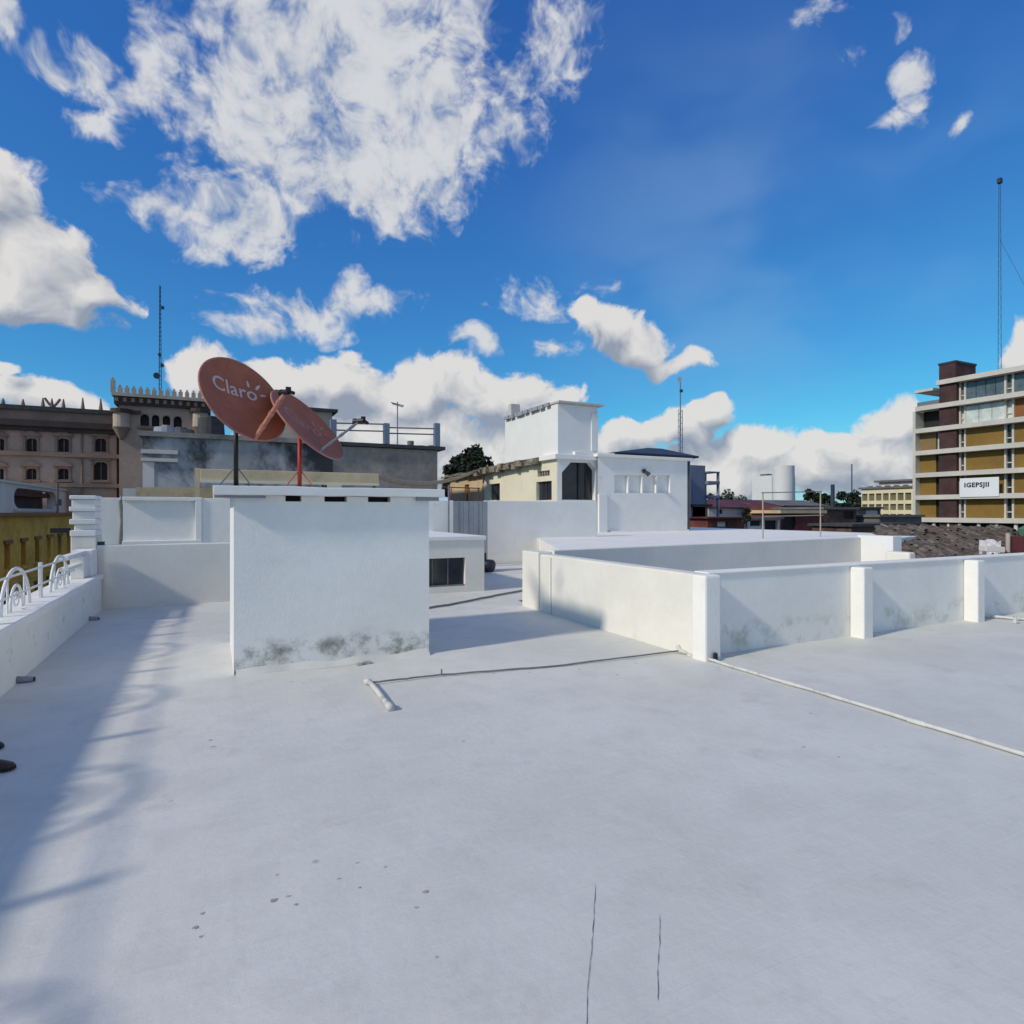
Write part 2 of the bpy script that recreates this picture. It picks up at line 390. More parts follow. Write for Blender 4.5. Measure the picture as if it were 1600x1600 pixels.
def uneven(o, amt=.012, cuts=6, scale=1.4):
    """hand-plastered look: subdivide and push the surface about a little"""
    me = o.data; bm = bmesh.new(); bm.from_mesh(me)
    bmesh.ops.subdivide_edges(bm, edges=bm.edges, cuts=cuts, use_grid_fill=True)
    loc = origin_of(o)
    for v in bm.verts:
        p = (v.co + loc) * scale
        v.co += noise.noise_vector(p) * amt + noise.noise_vector(p * 3.7) * amt * .4
    bm.to_mesh(me); bm.free()

class Facade:
    """vertical wall plane with real openings. axis 'v': faces -Y at y=plane, s=x. axis 'u': faces -X at x=plane, s=y. axis 'r': faces +X"""
    def __init__(s, axis, plane): s.a = axis; s.p = plane
    def P(s, q, n, z):
        return (q, s.p + n, z) if s.a == 'v' else ((s.p + n, q, z) if s.a == 'u' else (s.p - n, q, z))
    def box(s, mb, s0, s1, n0, n1, z0, z1):
        a = s.P(s0, n0, z0); b = s.P(s1, n1, z1)
        return mb.box(min(a[0], b[0]), max(a[0], b[0]), min(a[1], b[1]), max(a[1], b[1]), z0, z1)
    def sheet(s, mb, s0, s1, z0, z1, holes, depth):
        ss = sorted({s0, s1} | {h[0] for h in holes} | {h[1] for h in holes}); zs = sorted({z0, z1} | {h[2] for h in holes} | {h[3] for h in holes})
        ss = [q for q in ss if s0 <= q <= s1]; zs = [q for q in zs if z0 <= q <= z1]
        for i in range(len(ss) - 1):
            for j in range(len(zs) - 1):
                cs = (ss[i] + ss[i + 1]) / 2; cz = (zs[j] + zs[j + 1]) / 2
                if any(h[0] < cs < h[1] and h[2] < cz < h[3] for h in holes): continue
                mb.quad(s.P(ss[i], 0, zs[j]), s.P(ss[i + 1], 0, zs[j]), s.P(ss[i + 1], 0, zs[j + 1]), s.P(ss[i], 0, zs[j + 1]))
        for (a, b, c, d) in holes:
            for (p, q) in (((a, c), (b, c)), ((b, c), (b, d)), ((b, d), (a, d)), ((a, d), (a, c))):
                mb.quad(s.P(p[0], 0, p[1]), s.P(q[0], 0, q[1]), s.P(q[0], depth, q[1]), s.P(p[0], depth, p[1]))
        return mb

# ================================================================== SETTING
GZ = -10.0
g = MB(); g.quad((-2500, -600, GZ), (3000, -600, GZ), (3000, 4000, GZ), (-2500, 4000, GZ))
tag(make('ground', g, 'ground'), 'dark ground of the city far below the roofs', None, kind='structure')
g = MB(); g.quad((-12.5, -40, GZ + .01), (-3.5, -40, GZ + .01), (-3.5, 88, GZ + .01), (-12.5, 88, GZ + .01))
tag(make('street', g, 'asphalt'), 'street below the railing', None, kind='structure')
g = MB().box(-3.5, -2.3, -40, 88, GZ + .012, GZ + .14)
tag(make('pavement', g, 'greyroof'), 'pavement at the foot of the building', None, kind='structure')

# the terrace itself: painted slab with the light well left open, building body below
def floor_sheet():
    bm = bmesh.new()
    rects = [(-2.15, 5.12, -7, 17.5), (5.12, 26, -7, 5.32), (5.12, 13.0, 10.2, 17.5)]
    me = bpy.data.meshes.new('roof_floor')
    for (x0, x1, y0, y1) in rects:
        nx = max(2, int((x1 - x0) / .35)); ny = max(2, int((y1 - y0) / .35))
        vs_ = [[None] * (ny + 1) for _ in range(nx + 1)]
        for i in range(nx + 1):
            for j in range(ny + 1):
                x = x0 + (x1 - x0) * i / nx; y = y0 + (y1 - y0) * j / ny
                z = .012 * noise.noise(Vector((x * .5, y * .5, 3))) + .005 * noise.noise(Vector((x * 1.7, y * 1.7, 9))) - .010
                vs_[i][j] = bm.verts.new((x, y, z))
        for i in range(nx):
            for j in range(ny):
                bm.faces.new((vs_[i][j], vs_[i + 1][j], vs_[i + 1][j + 1], vs_[i][j + 1]))
    bm.to_mesh(me); bm.free(); me.materials.append(M['floor'])
    me.polygons.foreach_set('use_smooth', [True] * len(me.polygons))
    return link('roof_floor', me)
fl = tag(floor_sheet(), 'white painted concrete floor of the roof terrace', None, kind='structure')
g = MB().box(-2.12, 5.1, -7, 17.4, GZ, -.06).box(5.14, 25.9, -7, 5.3, GZ, -.06).box(5.14, 12.9, 10.25, 17.4, GZ, -.06)
tag(make('building_below_terrace', g, 'cream'), 'storeys of the building under the roof terrace', None, kind='structure')

# hairline cracks and blotches of grime in the floor paint
def crack(a, b, w, wob, seed, name='floor_crack'):
    rc = random.Random(seed); a, b = Vector(a), Vector(b); n = 22; L = []; Rr = []
    t = (b - a).normalized(); s = Vector((-t.y, t.x, 0)); off = 0
    for i in range(n + 1):
        off += rc.uniform(-wob, wob); off *= .85
        p = a.lerp(b, i / n) + s * off; ww = w * rc.uniform(.3, 1.2) * (1 if 0 < i < n else .2)
        zz = .012 * noise.noise(Vector((p.x * .5, p.y * .5, 3))) + .005 * noise.noise(Vector((p.x * 1.7, p.y * 1.7, 9))) - .010 + .0022
        L.append((p.x + s.x * ww, p.y + s.y * ww, zz)); Rr.append((p.x - s.x * ww, p.y - s.y * ww, zz))
    mb = MB()
    for i in range(n): mb.quad(L[i], L[i + 1], Rr[i + 1], Rr[i])
    return make(name, mb, 'plaincrack', fl)
crack(on_z(931, 1378), on_z(915, 1620), .0016, .003, 1)
crack(on_z(1031, 1425), on_z(1027, 1560), .0013, .0025, 2)

rg = random.Random(31)
for (px, py, r) in ((433, 1364, .008), (428, 1404, .014), (450, 1398, .008), (462, 1411, .006), (316, 1424, .008), (305, 1446, .009), (313, 1460, .006), (558, 1346, .007), (601, 1353, .007), (529, 1371, .007),
                    (562, 1385, .006), (665, 1391, .011), (650, 1415, .008), (328, 1155, .010), (334, 1165, .012), (682, 1491, .006), (1310, 1180, .010), (905, 1045, .010), (1255, 1165, .012)):
    q = on_z(px, py); zz = .012 * noise.noise(Vector((q.x * .5, q.y * .5, 3))) + .005 * noise.noise(Vector((q.x * 1.7, q.y * 1.7, 9))) - .010
    pl = [(q.x + r * 1.5 * math.cos(a) * rg.uniform(.5, 1.2), q.y + r * math.sin(a) * rg.uniform(.5, 1.2)) for a in [j * math.pi / 4 for j in range(8)]]
    make('grime_spot', MB().prism(pl, zz - .003, zz + .0022), 'spot', fl)
# ================================================================== LEFT PARAPET, RAILING
XP = -1.72                       # inner face of the parapet
p = thing('parapet_wall', (-1.9, 5, 0), 'low white parapet wall with peeling mouldy paint under the arched railing', 'parapet')
w = make('wall', MB().box(-2.1, XP, -6.9, 12.38, -.05, .52), 'parapetpaint', p); uneven(w, .010, 30, 1.2)
w = make('coping', MB().box(-2.14, XP + .035, -6.9, 12.38, .521, .60), 'white', p); uneven(w, .010, 30, 2.0)

def arch_pts(yc, hw, z0, z1, x, n=18):
    pts = [(x, yc - hw, z0)]
    zc = z1 - hw * 1.05 if z1 - hw * 1.05 > z0 else z0
    for i in range(n + 1):
        a = math.pi - math.pi * i / n
        pts.append((x, yc + hw * math.cos(a), zc + (z1 - zc) * math.sin(a)))
    pts.append((x, yc + hw, z0)); return pts
rl = thing('railing', (-1.92, 5, .6), 'white wrought iron railing of arches and posts along the parapet', 'railing')
XR = -1.92; PER = 2.07
k0 = [8.24 + PER * k for k in range(-7, 2)]
for yc in k0:
    mb = MB().tube(arch_pts(yc, .53, .595, 1.04, XR), .019, 8)
    ao = make('arch', mb, 'rail', rl, smooth=True)
    make('inner_arch', MB().tube(arch_pts(yc + .02, .22, .595, .86, XR), .015, 8), 'rail', ao, smooth=True)
    # scroll inside the small arch
    sp = [(XR, yc + .02 + (.14 - .11 * i / 22) * math.cos(i * .42), .70 + (.10 - .08 * i / 22) * math.sin(i * .42)) for i in range(23)]
    make('scroll', MB().tube(sp, .010, 6), 'rail', ao, smooth=True)
    make('vertical_bar', MB().tube([(XR, yc - .30, .595), (XR, yc - .30, .93)], .011, 6), 'rail', ao)
    make('vertical_bar', MB().tube([(XR, yc + .32, .595), (XR, yc + .32, .93)], .011, 6), 'rail', ao)
    for zz in (.76, .97):
        make('rail_bar', MB().tube([(XR, yc - PER / 2, zz), (XR, yc + PER / 2, zz)], .012, 6), 'rail', rl)
    if yc < 10: make('post', MB().box(XR - .018, XR + .018, yc + PER / 2 - .032, yc + PER / 2 + .032, .595, 1.03), 'rail', rl, bevel=.006)
# white framed end panel of the railing and its stepped end pillar
e = thing('railing_end_panel', (-1.93, 11.5, .6), 'white boxed end of the railing beside the stepped pillar', 'railing')
make('upper_bar', MB().box(-1.99, -1.87, 10.62, 12.0, .955, 1.02), 'rail', e, bevel=.006)
make('middle_bar', MB().box(-1.99, -1.87, 10.62, 12.0, .80, .85), 'rail', e, bevel=.006)
make('post', MB().box(-2.02, -1.84, 11.55, 11.9, .602, .954), 'white', e, bevel=.01)
make('block', MB().box(-2.05, -1.78, 11.9, 12.36, .602, 1.03), 'white', e, bevel=.012)
p = thing('stepped_pillar', (-1.95, 12.6, 0), 'white stepped plaster pillar with ledges at the end of the parapet', 'pillar')
make('shaft', MB().box(-2.16, -1.80, 12.40, 13.0, -.05, 1.24), 'cream', p, bevel=.015)
for i, (z0, z1, ov) in enumerate(((1.24, 1.34, .03), (1.34, 1.44, -.02), (1.44, 1.53, .035), (1.53, 1.66, .0), (1.66, 1.74, .04), (1.74, 1.86, .01), (1.86, 1.93, .035))):
    make('ledge', MB().box(-2.14 - ov, -1.82 + ov * .5, 12.42 - ov, 12.98 + ov, z0 + .0005 * i, z1), 'white', p, bevel=.012)
make('lamp_bracket', MB().box(-2.46, -2.17, 12.5, 12.58, 1.30, 1.38), 'black', p)
make('wall_light', MB().box(-1.795, -1.70, 12.5, 12.58, 1.06, 1.14).box(-1.76, -1.73, 12.52, 12.55, .98, 1.06), 'lampdark', p)

for (px, py, wd, lb) in ((62, 1062, .13, 'nearer dark drain outlet at the foot of the parapet'), (146, 968, .12, 'farther dark drain outlet at the foot of the parapet')):
    q = on_z(px, py); o = thing('drain_outlet', (q.x, q.y, 0), lb, 'drain')
    make('lip', MB().tube([(XP - .02, q.y, .022), (XP + wd, q.y, .012)], .035, 10, r2=.026), 'silogrey', o, smooth=True)
    make('mouth', MB().tube([(XP + wd + .001, q.y, .012), (XP + wd + .012, q.y, .012)], .022, 10), 'dark', o)
# end wall and the taller panelled wall behind it
w = make('end_wall', MB().box(-1.80, 3.3, 12.42, 12.62, -.05, 1.08), 'cream', base=(1, 12.5, 0), bevel=.015)
tag(w, 'low cream wall closing the far end of the terrace', 'wall')
p = thing('panelled_wall', (0, 15, 0), 'tall white wall with a recessed framed panel behind the low cream wall', 'wall')
YB = 15.2
def bx(px): return on_y(px, 800, YB).x
zt = on_y(250, 778, YB).z; zl = on_y(250, 843, YB).z
xl, xa, xb, xe = bx(150), bx(191), bx(306), bx(709)
make('recess_wall', MB().box(xl - .3, xa, YB + .25, YB + .45, -.05, zt), 'white', p, bevel=.01)
make('panel', MB().box(xa, xb, YB + .10, YB + .40, -.05, zt - .06), 'white', p)
make('frame', MB().box(xa, xb + .12, YB, YB + .42, zt - .06, zt + .02), 'white', p, bevel=.01)
make('frame', MB().box(xb - .01, xb + .12, YB, YB + .42, zl - .02, zt - .062), 'white_clean', p, bevel=.01)
make('sill', MB().box(xa, xb + .12, YB - .06, YB + .42, zl - .10, zl - .021), 'white_clean', p, bevel=.01)
make('wall', MB().box(xb + .121, xe, YB + .03, YB + .40, -.05, zt), 'white', p, bevel=.01)
make('base_wall', MB().box(xa, xb + .12, YB + .03, YB + .40, -.05, zl - .101), 'white', p)
pp = MB().tube([(xa - .05, YB + .16, -.03), (xa - .05, YB + .16, zl - .05), (xa - .02, YB + .15, zl + .4), (xa - .05, YB + .16, zt - .08), (xa - .02, YB + .14, zt + .03)], .035, 8)
tag(make('drain_pipe', pp, 'steel', base=(xa - .05, YB + .16, 0), smooth=True), 'dark drain pipe in the corner of the panelled white wall', 'pipe')
x7 = bx(700)
tag(make('thin_pole', MB().cyl(x7, YB - .05, 0, on_y(700, 758, YB - .05).z, .022, 8), 'steel', base=(x7, YB - .05, 0)), 'thin dark pole beside the grey gate', 'pole')

# ================================================================== TANK ROOM WITH DISHES
p = thing('tank_room', (1.2, 7.6, 0), 'small white rooftop room with a flat slab and three vent slots', 'room')
fx = Facade('v', 6.82)
xs = [(on_y(446, 777, 6.82).x, on_y(471, 777, 6.82).x), (on_y(507, 777, 6.82).x, on_y(542, 777, 6.82).x), (on_y(575, 777, 6.82).x, on_y(610, 777, 6.82).x)]
zv0, zv1 = on_y(520, 784, 6.82).z, on_y(520, 771.5, 6.82).z
mb = MB(); fx.sheet(mb, .18, 2.26, -.05, 1.82, [(a, b, zv0, zv1) for a, b in xs], .16)
make('front_wall', mb, 'blockwall', p)
make('side_wall', MB().box(.18, .33, 6.985, 8.5, -.05, 1.819), 'white_clean', p)
make('side_wall', MB().box(2.11, 2.26, 6.985, 8.5, -.05, 1.819), 'white', p)
make('side_wall', MB().quad((.18, 6.82, -.05), (.18, 6.985, -.05), (.18, 6.985, 1.82), (.18, 6.82, 1.82)), 'white_clean', p)
make('side_wall', MB().quad((2.26, 6.82, -.05), (2.26, 6.985, -.05), (2.26, 6.985, 1.82), (2.26, 6.82, 1.82)), 'white', p)
make('rear_wall', MB().box(.33, 2.11, 8.35, 8.499, -.05, 1.819), 'white', p)
for a, b in xs: make('vent_slot', MB().box(a - .002, b + .002, 6.95, 6.98, zv0 - .01, zv1 + .01), 'dark', p)
sb = make('roof_slab', MB().box(-.01, 2.42, 6.72, 8.62, 1.822, 1.915), 'white', p, bevel=.012); uneven(sb, .006, 12, 2.5)
make('drip_ledge', MB().box(2.10, 2.36, 6.76, 6.818, 1.78, 1.82), 'silogrey', p)
make('drip_ledge', MB().box(.0, .48, 6.77, 6.818, 1.795, 1.82), 'silogrey', p)
# loose render along the foot of the wall
rb = random.Random(5)
mb = MB(); pts = []
n = 40
top = []; bot = []
for i in range(n + 1):
    x = .20 + 2.05 * i / n
    top.append((x, 6.8225, .045 + .03 * noise.noise(Vector((x * 3, 1, 2)))))
    bot.append((x, 6.73 + .07 * noise.noise(Vector((x * 2.2, 4, 1))), -.016))
for i in range(n): mb.quad(bot[i], bot[i + 1], top[i + 1], top[i])
make('mortar_fillet', mb, 'floor', p, smooth=True)
for i in range(3):
    c = on_z(562 + 12 * i + rb.uniform(-3, 3), 1033 + rb.uniform(-7, 8)); r = (.022, .036, .016)[i]
    pl = [(c.x + r * 1.6 * math.cos(a) * rb.uniform(.7, 1.2), c.y + r * math.sin(a) * rb.uniform(.7, 1.2)) for a in [j * math.pi / 3 for j in range(6)]]
    tag(make('paint_flake', MB().prism(pl, -.012, .012), 'spot', base=(c.x, c.y, 0)), ('left', 'largest, middle', 'smallest, right')[i] + ' curled flake of old paint on the floor by the tank room', 'debris', 'paint flakes by the tank room')

def dish(name, cpx, cpy, depth, diam, nimg, ximg, label, txt_offset, postmat, post_px, label_post, arm_img):
    c = at_d(cpx, cpy, depth); vd = ray(cpx, cpy).normalized()
    r_ = vd.cross(Vector((0, 0, 1))).normalized(); u_ = r_.cross(vd).normalized()
    nv = (r_ * nimg[0] + u_ * nimg[1] - vd * nimg[2]).normalized()
    wv = -(nimg[0] * ximg[0] + nimg[1] * ximg[1]) / nimg[2]
    xv = (r_ * ximg[0] + u_ * ximg[1] - vd * wv); xv = (xv - nv * xv.dot(nv)).normalized(); yv = nv.cross(xv).normalized()
    base = at_d(post_px, 800, depth); zslab = 1.913
    root = thing(name, (c.x, c.y, zslab), label, 'satellite dish')
    rad = diam / 2; k = .16 / rad     # bowl depth at the rim = .16*rad
    def sp(x, y, off=0): return c + xv * x + yv * y + nv * (k * (x * x + y * y) - .16 * rad * .55 + off)
    # bowl: front skin, rolled rim, back skin
    mb = MB(); rings = 10; seg = 56
    for side in (0, 1):
        for i in range(rings + 1):
            rr_ = rad * i / rings
            for j in range(seg):
                a = 2 * math.pi * j / seg
                mb.v.append(tuple(sp(rr_ * math.cos(a), rr_ * math.sin(a), -.012 * side)))
    N = (rings + 1) * seg
    for side in (0, 1):
        for i in range(rings):
            for j in range(seg):
                a = side * N + i * seg + j; b = side * N + i * seg + (j + 1) % seg
                mb.f.append((a, b, b + seg, a + seg))
    bo = make('reflector', mb, 'dishred', root, smooth=True)
    rim = MB().tube([sp(rad * math.cos(2 * math.pi * j / seg), rad * math.sin(2 * math.pi * j / seg), -.006) for j in range(seg)], .014, 8, closed=True)
    make('rim', rim, 'dishbrace', bo, smooth=True)
    # printed lettering wrapped on the bowl
    cu = bpy.data.curves.new('txt', 'FONT'); cu.body = 'Claro'; cu.size = .235 * diam; cu.align_x = 'CENTER'; cu.space_character = 1.02; cu.resolution_u = 3
    cu.offset = .003
    to = bpy.data.objects.new('txt', cu); COL.objects.link(to)
    dg = bpy.context.evaluated_depsgraph_get(); tm = bpy.data.meshes.new_from_object(to.evaluated_get(dg)); bpy.data.objects.remove(to)
    bm = bmesh.new(); bm.from_mesh(tm); bmesh.ops.triangulate(bm, faces=bm.faces)
    bmesh.ops.subdivide_edges(bm, edges=[e for e in bm.edges if e.calc_length() > .03], cuts=2); bmesh.ops.triangulate(bm, faces=bm.faces)
    xm = max(v.co.x for v in bm.verts)
    ray_mb = []
    for v in bm.verts:
        q = sp(v.co.x + txt_offset[0], v.co.y + txt_offset[1], .003); v.co = q - Vector(root.location)
    me = bpy.data.meshes.new('lettering'); bm.to_mesh(me); bm.free(); pm = 'dishpale' if nimg[2] > .5 else 'dishpale2'; me.materials.append(M[pm])
    link('lettering', me, root)
    oc = Vector((xm - .066 * diam + txt_offset[0], txt_offset[1] + .066 * diam, 0))
    for ang, r0, r1, wd in ((100, .088, .165, .017), (50, .10, .185, .018), (6, .105, .18, .016)):
        a = R(ang); dv = Vector((math.cos(a), math.sin(a), 0)); sv = Vector((-dv.y, dv.x, 0))
        q = []
        for (t, ww) in ((r0, wd * .6), ((r0 + r1) / 2, wd), (r1, wd * .3)):
            q.append((oc + dv * t * diam + sv * ww * diam, oc + dv * t * diam - sv * ww * diam))
        m2 = MB()
        for i in range(2): m2.quad(*[sp(z.x, z.y, .003) for z in (q[i][0], q[i + 1][0], q[i + 1][1], q[i][1])])
        make('printed_ray', m2, pm, root)
    # feed arm from the lower edge to the feed in front of the bowl
    a0 = sp(0, -rad * 1.0, -.01); a1 = at_d(*arm_img)
    perp = (a1 - a0).cross(xv).normalized()
    hw_ = .02 if nimg[2] > .5 else .013; am = 'dishbrace' if nimg[2] > .5 else 'steel'
    q = [a0 - xv * hw_ - perp * hw_, a0 + xv * hw_ - perp * hw_, a0 + xv * hw_ + perp * hw_, a0 - xv * hw_ + perp * hw_]
    ar = make('feed_arm', MB().extrude(q, a1 - a0), am, root, bevel=.004)
    for t in (.28, .55, .8):
        cc = a0.lerp(a1, t); make('arm_clip', MB().tube([cc - (a1 - a0).normalized() * .03, cc + (a1 - a0).normalized() * .03], hw_ * 1.55, 8), am, ar)
    dirf = (c - a1).normalized()
    make('feed_horn', MB().tube([a1 - dirf * .06, a1 - dirf * .02, a1 + dirf * .05, a1 + dirf * .06], .034, 12).tube([a1 + dirf * .05, a1 + dirf * .085], .042, 12), 'black', root, smooth=False)
    make('receiver_box', MB().tube([a1 - dirf * .05 + u_ * .0, a1 - dirf * .05 + u_ * .055], .03, 8).tube([a1 - dirf * .06, a1 - dirf * .06 + xv * .07], .022, 8), 'black', root)
    # back bracket and post
    bk = c - nv * .13
    make('back_bracket', MB().tube([c - nv * (.16 * rad * .55 + .016), bk], .11, 6, r2=.06), 'redpost', root)
    pb = Vector((bk.x, bk.y, zslab)); ptp = Vector((bk.x, bk.y, bk.z + .03))
    make('post', MB().tube([pb, ptp], .027, 12), postmat, root, smooth=True)
    if (bk - ptp).length > .06: make('mount_arm', MB().tube([ptp - Vector((0, 0, .03)), bk], .035, 8), 'redpost', root)
    make('base_plate', MB().box(pb.x - .09, pb.x + .09, pb.y - .09, pb.y + .09, zslab - .004, zslab + .012), postmat, root)
    for a in (200, 330, 80):
        f = pb + Vector((math.cos(R(a)) * .24, math.sin(R(a)) * .16, 0))
        make('stay', MB().tube([f, pb + Vector((0, 0, .30))], .009, 6), 'dishbrace' if postmat == 'redpost' else 'steel', root)
    return root
dish('satellite_dish', 379, 626, 7.35, 1.14, (.56, .56, .61), (.97, -.24), 'faded red satellite dish with white lettering, nearest and turned towards us', (-.05, .09), 'black', 377, '', (446, 613, 6.95))
dish('satellite_dish', 479, 667, 7.95, 1.18, (.66, .69, .30), (.80, -.52), 'red satellite dish seen edge-on behind the lettered one, on a red post', (0, .06), 'redpost', 463, '', (562, 658, 7.78))

# ================================================================== LOW ROOM WITH WINDOW, GATE, BOUNDARY WALL
p = thing('low_room', (4.3, 13.6, 0), 'low cream structure with a small glazed window right of the tank room', 'structure')
fx = Facade('v', 11.78)
wx0, wx1 = on_y(660, 890, 11.78).x, on_y(727, 890, 11.78).x; wz0, wz1 = on_y(727, 915, 11.78).z, on_y(727, 871, 11.78).z
mb = MB(); fx.sheet(mb, 3.32, 5.12, -.05, 1.06, [(wx0, wx1, wz0, wz1)], .14); make('front_wall', mb, 'cream', p)
make('body', MB().box(3.32, 3.9, 11.93, 16.4, -.05, 1.06).box(3.9, 5.12, 12.5, 16.4, -.05, 1.06).box(4.8, 5.12, 11.93, 12.49, -.05, 1.06), 'white', p)
make('body', MB().quad((5.12, 11.78, -.05), (5.12, 11.93, -.05), (5.12, 11.93, 1.06), (5.12, 11.78, 1.06)), 'white', p)
make('top_ledge', MB().box(3.28, 5.15, 11.74, 16.44, 1.062, 1.15), 'white_clean', p, bevel=.012)
wn = make('window', MB().box(wx0, wx1, 11.87, 11.88, wz0, wz1), 'glassdark', p)
make('mullion', MB().box(wx0 + .56, wx0 + .575, 11.845, 11.869, wz0, wz1), 'steel', wn)
make('mullion', MB().box(wx0 + .22, wx0 + .235, 11.845, 11.869, wz0, wz1), 'steel', wn)
make('sill', MB().box(wx0, wx1, 11.80, 11.869, wz0, wz0 + .03), 'steel', wn)
p = thing('sheet_gate', (5, 16.9, 0), 'grey sheet metal gate between the white walls', 'gate')
gx0, gx1, gz = on_y(709, 800, 16.9).x, on_y(762, 800, 16.9).x, on_y(735, 783, 16.9).z
wd = (gx1 - gx0) / 7
for i in range(7): make('sheet', MB().box(gx0 + wd * i + .006, gx0 + wd * (i + 1) - .006, 16.9 + (.012 if i % 2 else 0), 16.93, .0, gz), 'gate', p)
make('frame', MB().box(gx0, gx1, 16.931, 16.97, gz - .06, gz).box(gx0, gx1, 16.931, 16.97, .1, .16), 'steel', p)
p = thing('railing', (5.2, 17.0, gz), 'thin rusty handrail above the grey sheet gate', 'railing')
gy = 17.02
for px in (705, 733, 748): make('post', MB().cyl(on_y(px, 800, gy).x, gy, gz - .05, on_y(px, 763, gy).z, .018, 6), 'redbrown', p)
make('rail', MB().tube([on_y(690, 761, gy), on_y(750, 763, gy)], .018, 6), 'redbrown', p)
w = make('boundary_wall', MB().box(on_y(760, 800, 17.6).x, on_y(933, 800, 17.6).x, 17.6, 17.85, -.05, on_y(850, 783, 17.6).z), 'white', base=(8, 17.7, 0), bevel=.015)
tag(w, 'plain tall white wall in front of the cream house', 'wall')
q = on_z(763, 893)
p = thing('black_bucket', (q.x, q.y, 0), 'black bucket with a dark post standing by the white wall', 'bucket')
prof = [(.10, .0), (.16, .02), (.20, .12), (.21, .22), (.17, .30), (.10, .33)]
mb = MB(); n0 = 0
for (r, z) in prof:
    for j in range(16): mb.v.append((q.x + r * math.cos(j * math.pi / 8), q.y + r * math.sin(j * math.pi / 8), z))
for i in range(len(prof) - 1):
    for j in range(16): mb.f.append((i * 16 + j, i * 16 + (j + 1) % 16, (i + 1) * 16 + (j + 1) % 16, (i + 1) * 16 + j))
mb.f.append(tuple(range(15, -1, -1))); mb.f.append(tuple(80 + j for j in range(16)))
make('bowl', mb, 'shoeblack', p, smooth=True)
make('post', MB().box(q.x - .14, q.x - .05, q.y + .02, q.y + .10, .1, .52), 'black', p, bevel=.01)

# ================================================================== LIGHT WELL WALLS (right of centre)
ZW = .94
p = thing('light_well_wall', (5.0, 7, 0), 'sunlit cream low wall running back from the corner', 'parapet')
w = make('wall', MB().box(4.93, 5.16, 5.32, 9.0, -.05, ZW), 'cream', p, bevel=.02)
make('corner_pillar', MB().box(4.88, 5.12, 5.10, 5.319, -.05, ZW + .004), 'white', p, bevel=.025)
make('end_pillar', MB().box(4.90, 5.18, 9.001, 9.6, -.05, ZW + .03), 'cream', p, bevel=.02)
make('joint_pipe', MB().cyl(4.915, 8.62, 0, ZW - .03, .016, 8), 'white', p)
p = thing('light_well_wall', (10, 5.3, 0), 'long low white wall with four square pilasters on the right', 'parapet')
make('wall', MB().box(5.121, 26, 5.32, 5.52, -.05, ZW - .02), 'boxwall', p)
make('coping', MB().box(5.121, 26, 5.30, 5.54, ZW - .019, ZW + .012), 'white', p, bevel=.012)
xA, xB = on_y(1350, 0, 5.12).x, on_y(1528, 0, 5.12).x
for x in (xA, xB, 2 * xB - xA, 3 * xB - 2 * xA):
    make('pilaster', MB().box(x, x + .20, 5.12, 5.319, -.05, ZW - .021), 'white', p, bevel=.02)
# far wall of the well: slightly skew to the rest, thick white roof edge behind it
A_, B_ = on_z(866, 860, ZW), on_z(1345, 839.5, ZW)
dv = (B_ - A_).normalized(); nv = Vector((-dv.y, dv.x, 0))
pl = [A_, B_, B_ + nv * .22, A_ + nv * .22]
w = make('light_well_wall', MB().prism([(v.x, v.y) for v in pl], -3.0, ZW), 'cream', base=(A_.x, A_.y, 0), bevel=.015)
tag(w, 'shaded far wall of the light well, facing us', 'parapet')
Cq = on_z(1342, 836, 1.0)
w = make('wall_pier', MB().prism([(B_.x, B_.y - .9), (B_.x + .42, B_.y - .88), (B_.x + .42, B_.y + .3), (B_.x, B_.y + .1)], -1, 1.0), 'white_clean', base=(B_.x, B_.y, 0), bevel=.02)
tag(w, 'bright white wall pier beside the clay tile roof', 'pier')
w = make('wall_pier', MB().prism([(B_.x - .45, B_.y - 1.6), (B_.x - .15, B_.y - 1.58), (B_.x - .15, B_.y - .92), (B_.x - .45, B_.y - .96)], -1, .62), 'cream', base=(B_.x - .4, B_.y - 1.3, 0), bevel=.05)
tag(w, 'low rounded cream pier in front of the bright white pier', 'pier')
tag(make('light_well_floor', MB().prism([(5.13, 5.5), (24, 5.5), (24, 13.4), (5.13, 9.6)], -1.6, -1.0), 'white', base=(10, 8, -1.3)), 'pale unseen floor of the light well, added to bounce light', None, kind='structure')  # unseen pale floor, added to bounce light onto the far wall of the well
# neighbouring flat roof seen edge on beyond the well
NR = .80
pl = [A_ + nv * .25 + dv * .6, B_ + nv * .25 + dv * 1.0, (24, 13.5), (24, 27), (14.6, 27), (14.6, 21.3), (11.2, 21.3)]
pl = [(v[0], v[1]) for v in pl]
tag(make('neighbour_roof', MB().prism(pl, GZ, NR), 'white', base=(14, 15, GZ)), 'flat white roof of the neighbouring building', None, kind='structure')
p = thing('pergola', (15, 15, NR), 'thin pale pipe frame standing on the neighbouring flat roof', 'pergola')
yq = 14.0
c1, c2 = on_y(1192, 800, yq), on_y(1282, 800, yq)
for c, zz in ((c1, 769), (c2, 768)):
    make('post', MB().cyl(c.x, c.y, NR, on_y(1192 if c is c1 else 1282, zz, yq).z, .022, 8), 'palacelite', p)
make('beam', MB().tube([on_y(1190, 770, yq), on_y(1284, 768, yq)], .018, 6), 'steel', p)
make('beam', MB().tube([on_y(1192, 807, yq), on_y(1286, 805, yq)], .016, 6), 'palacelite', p)

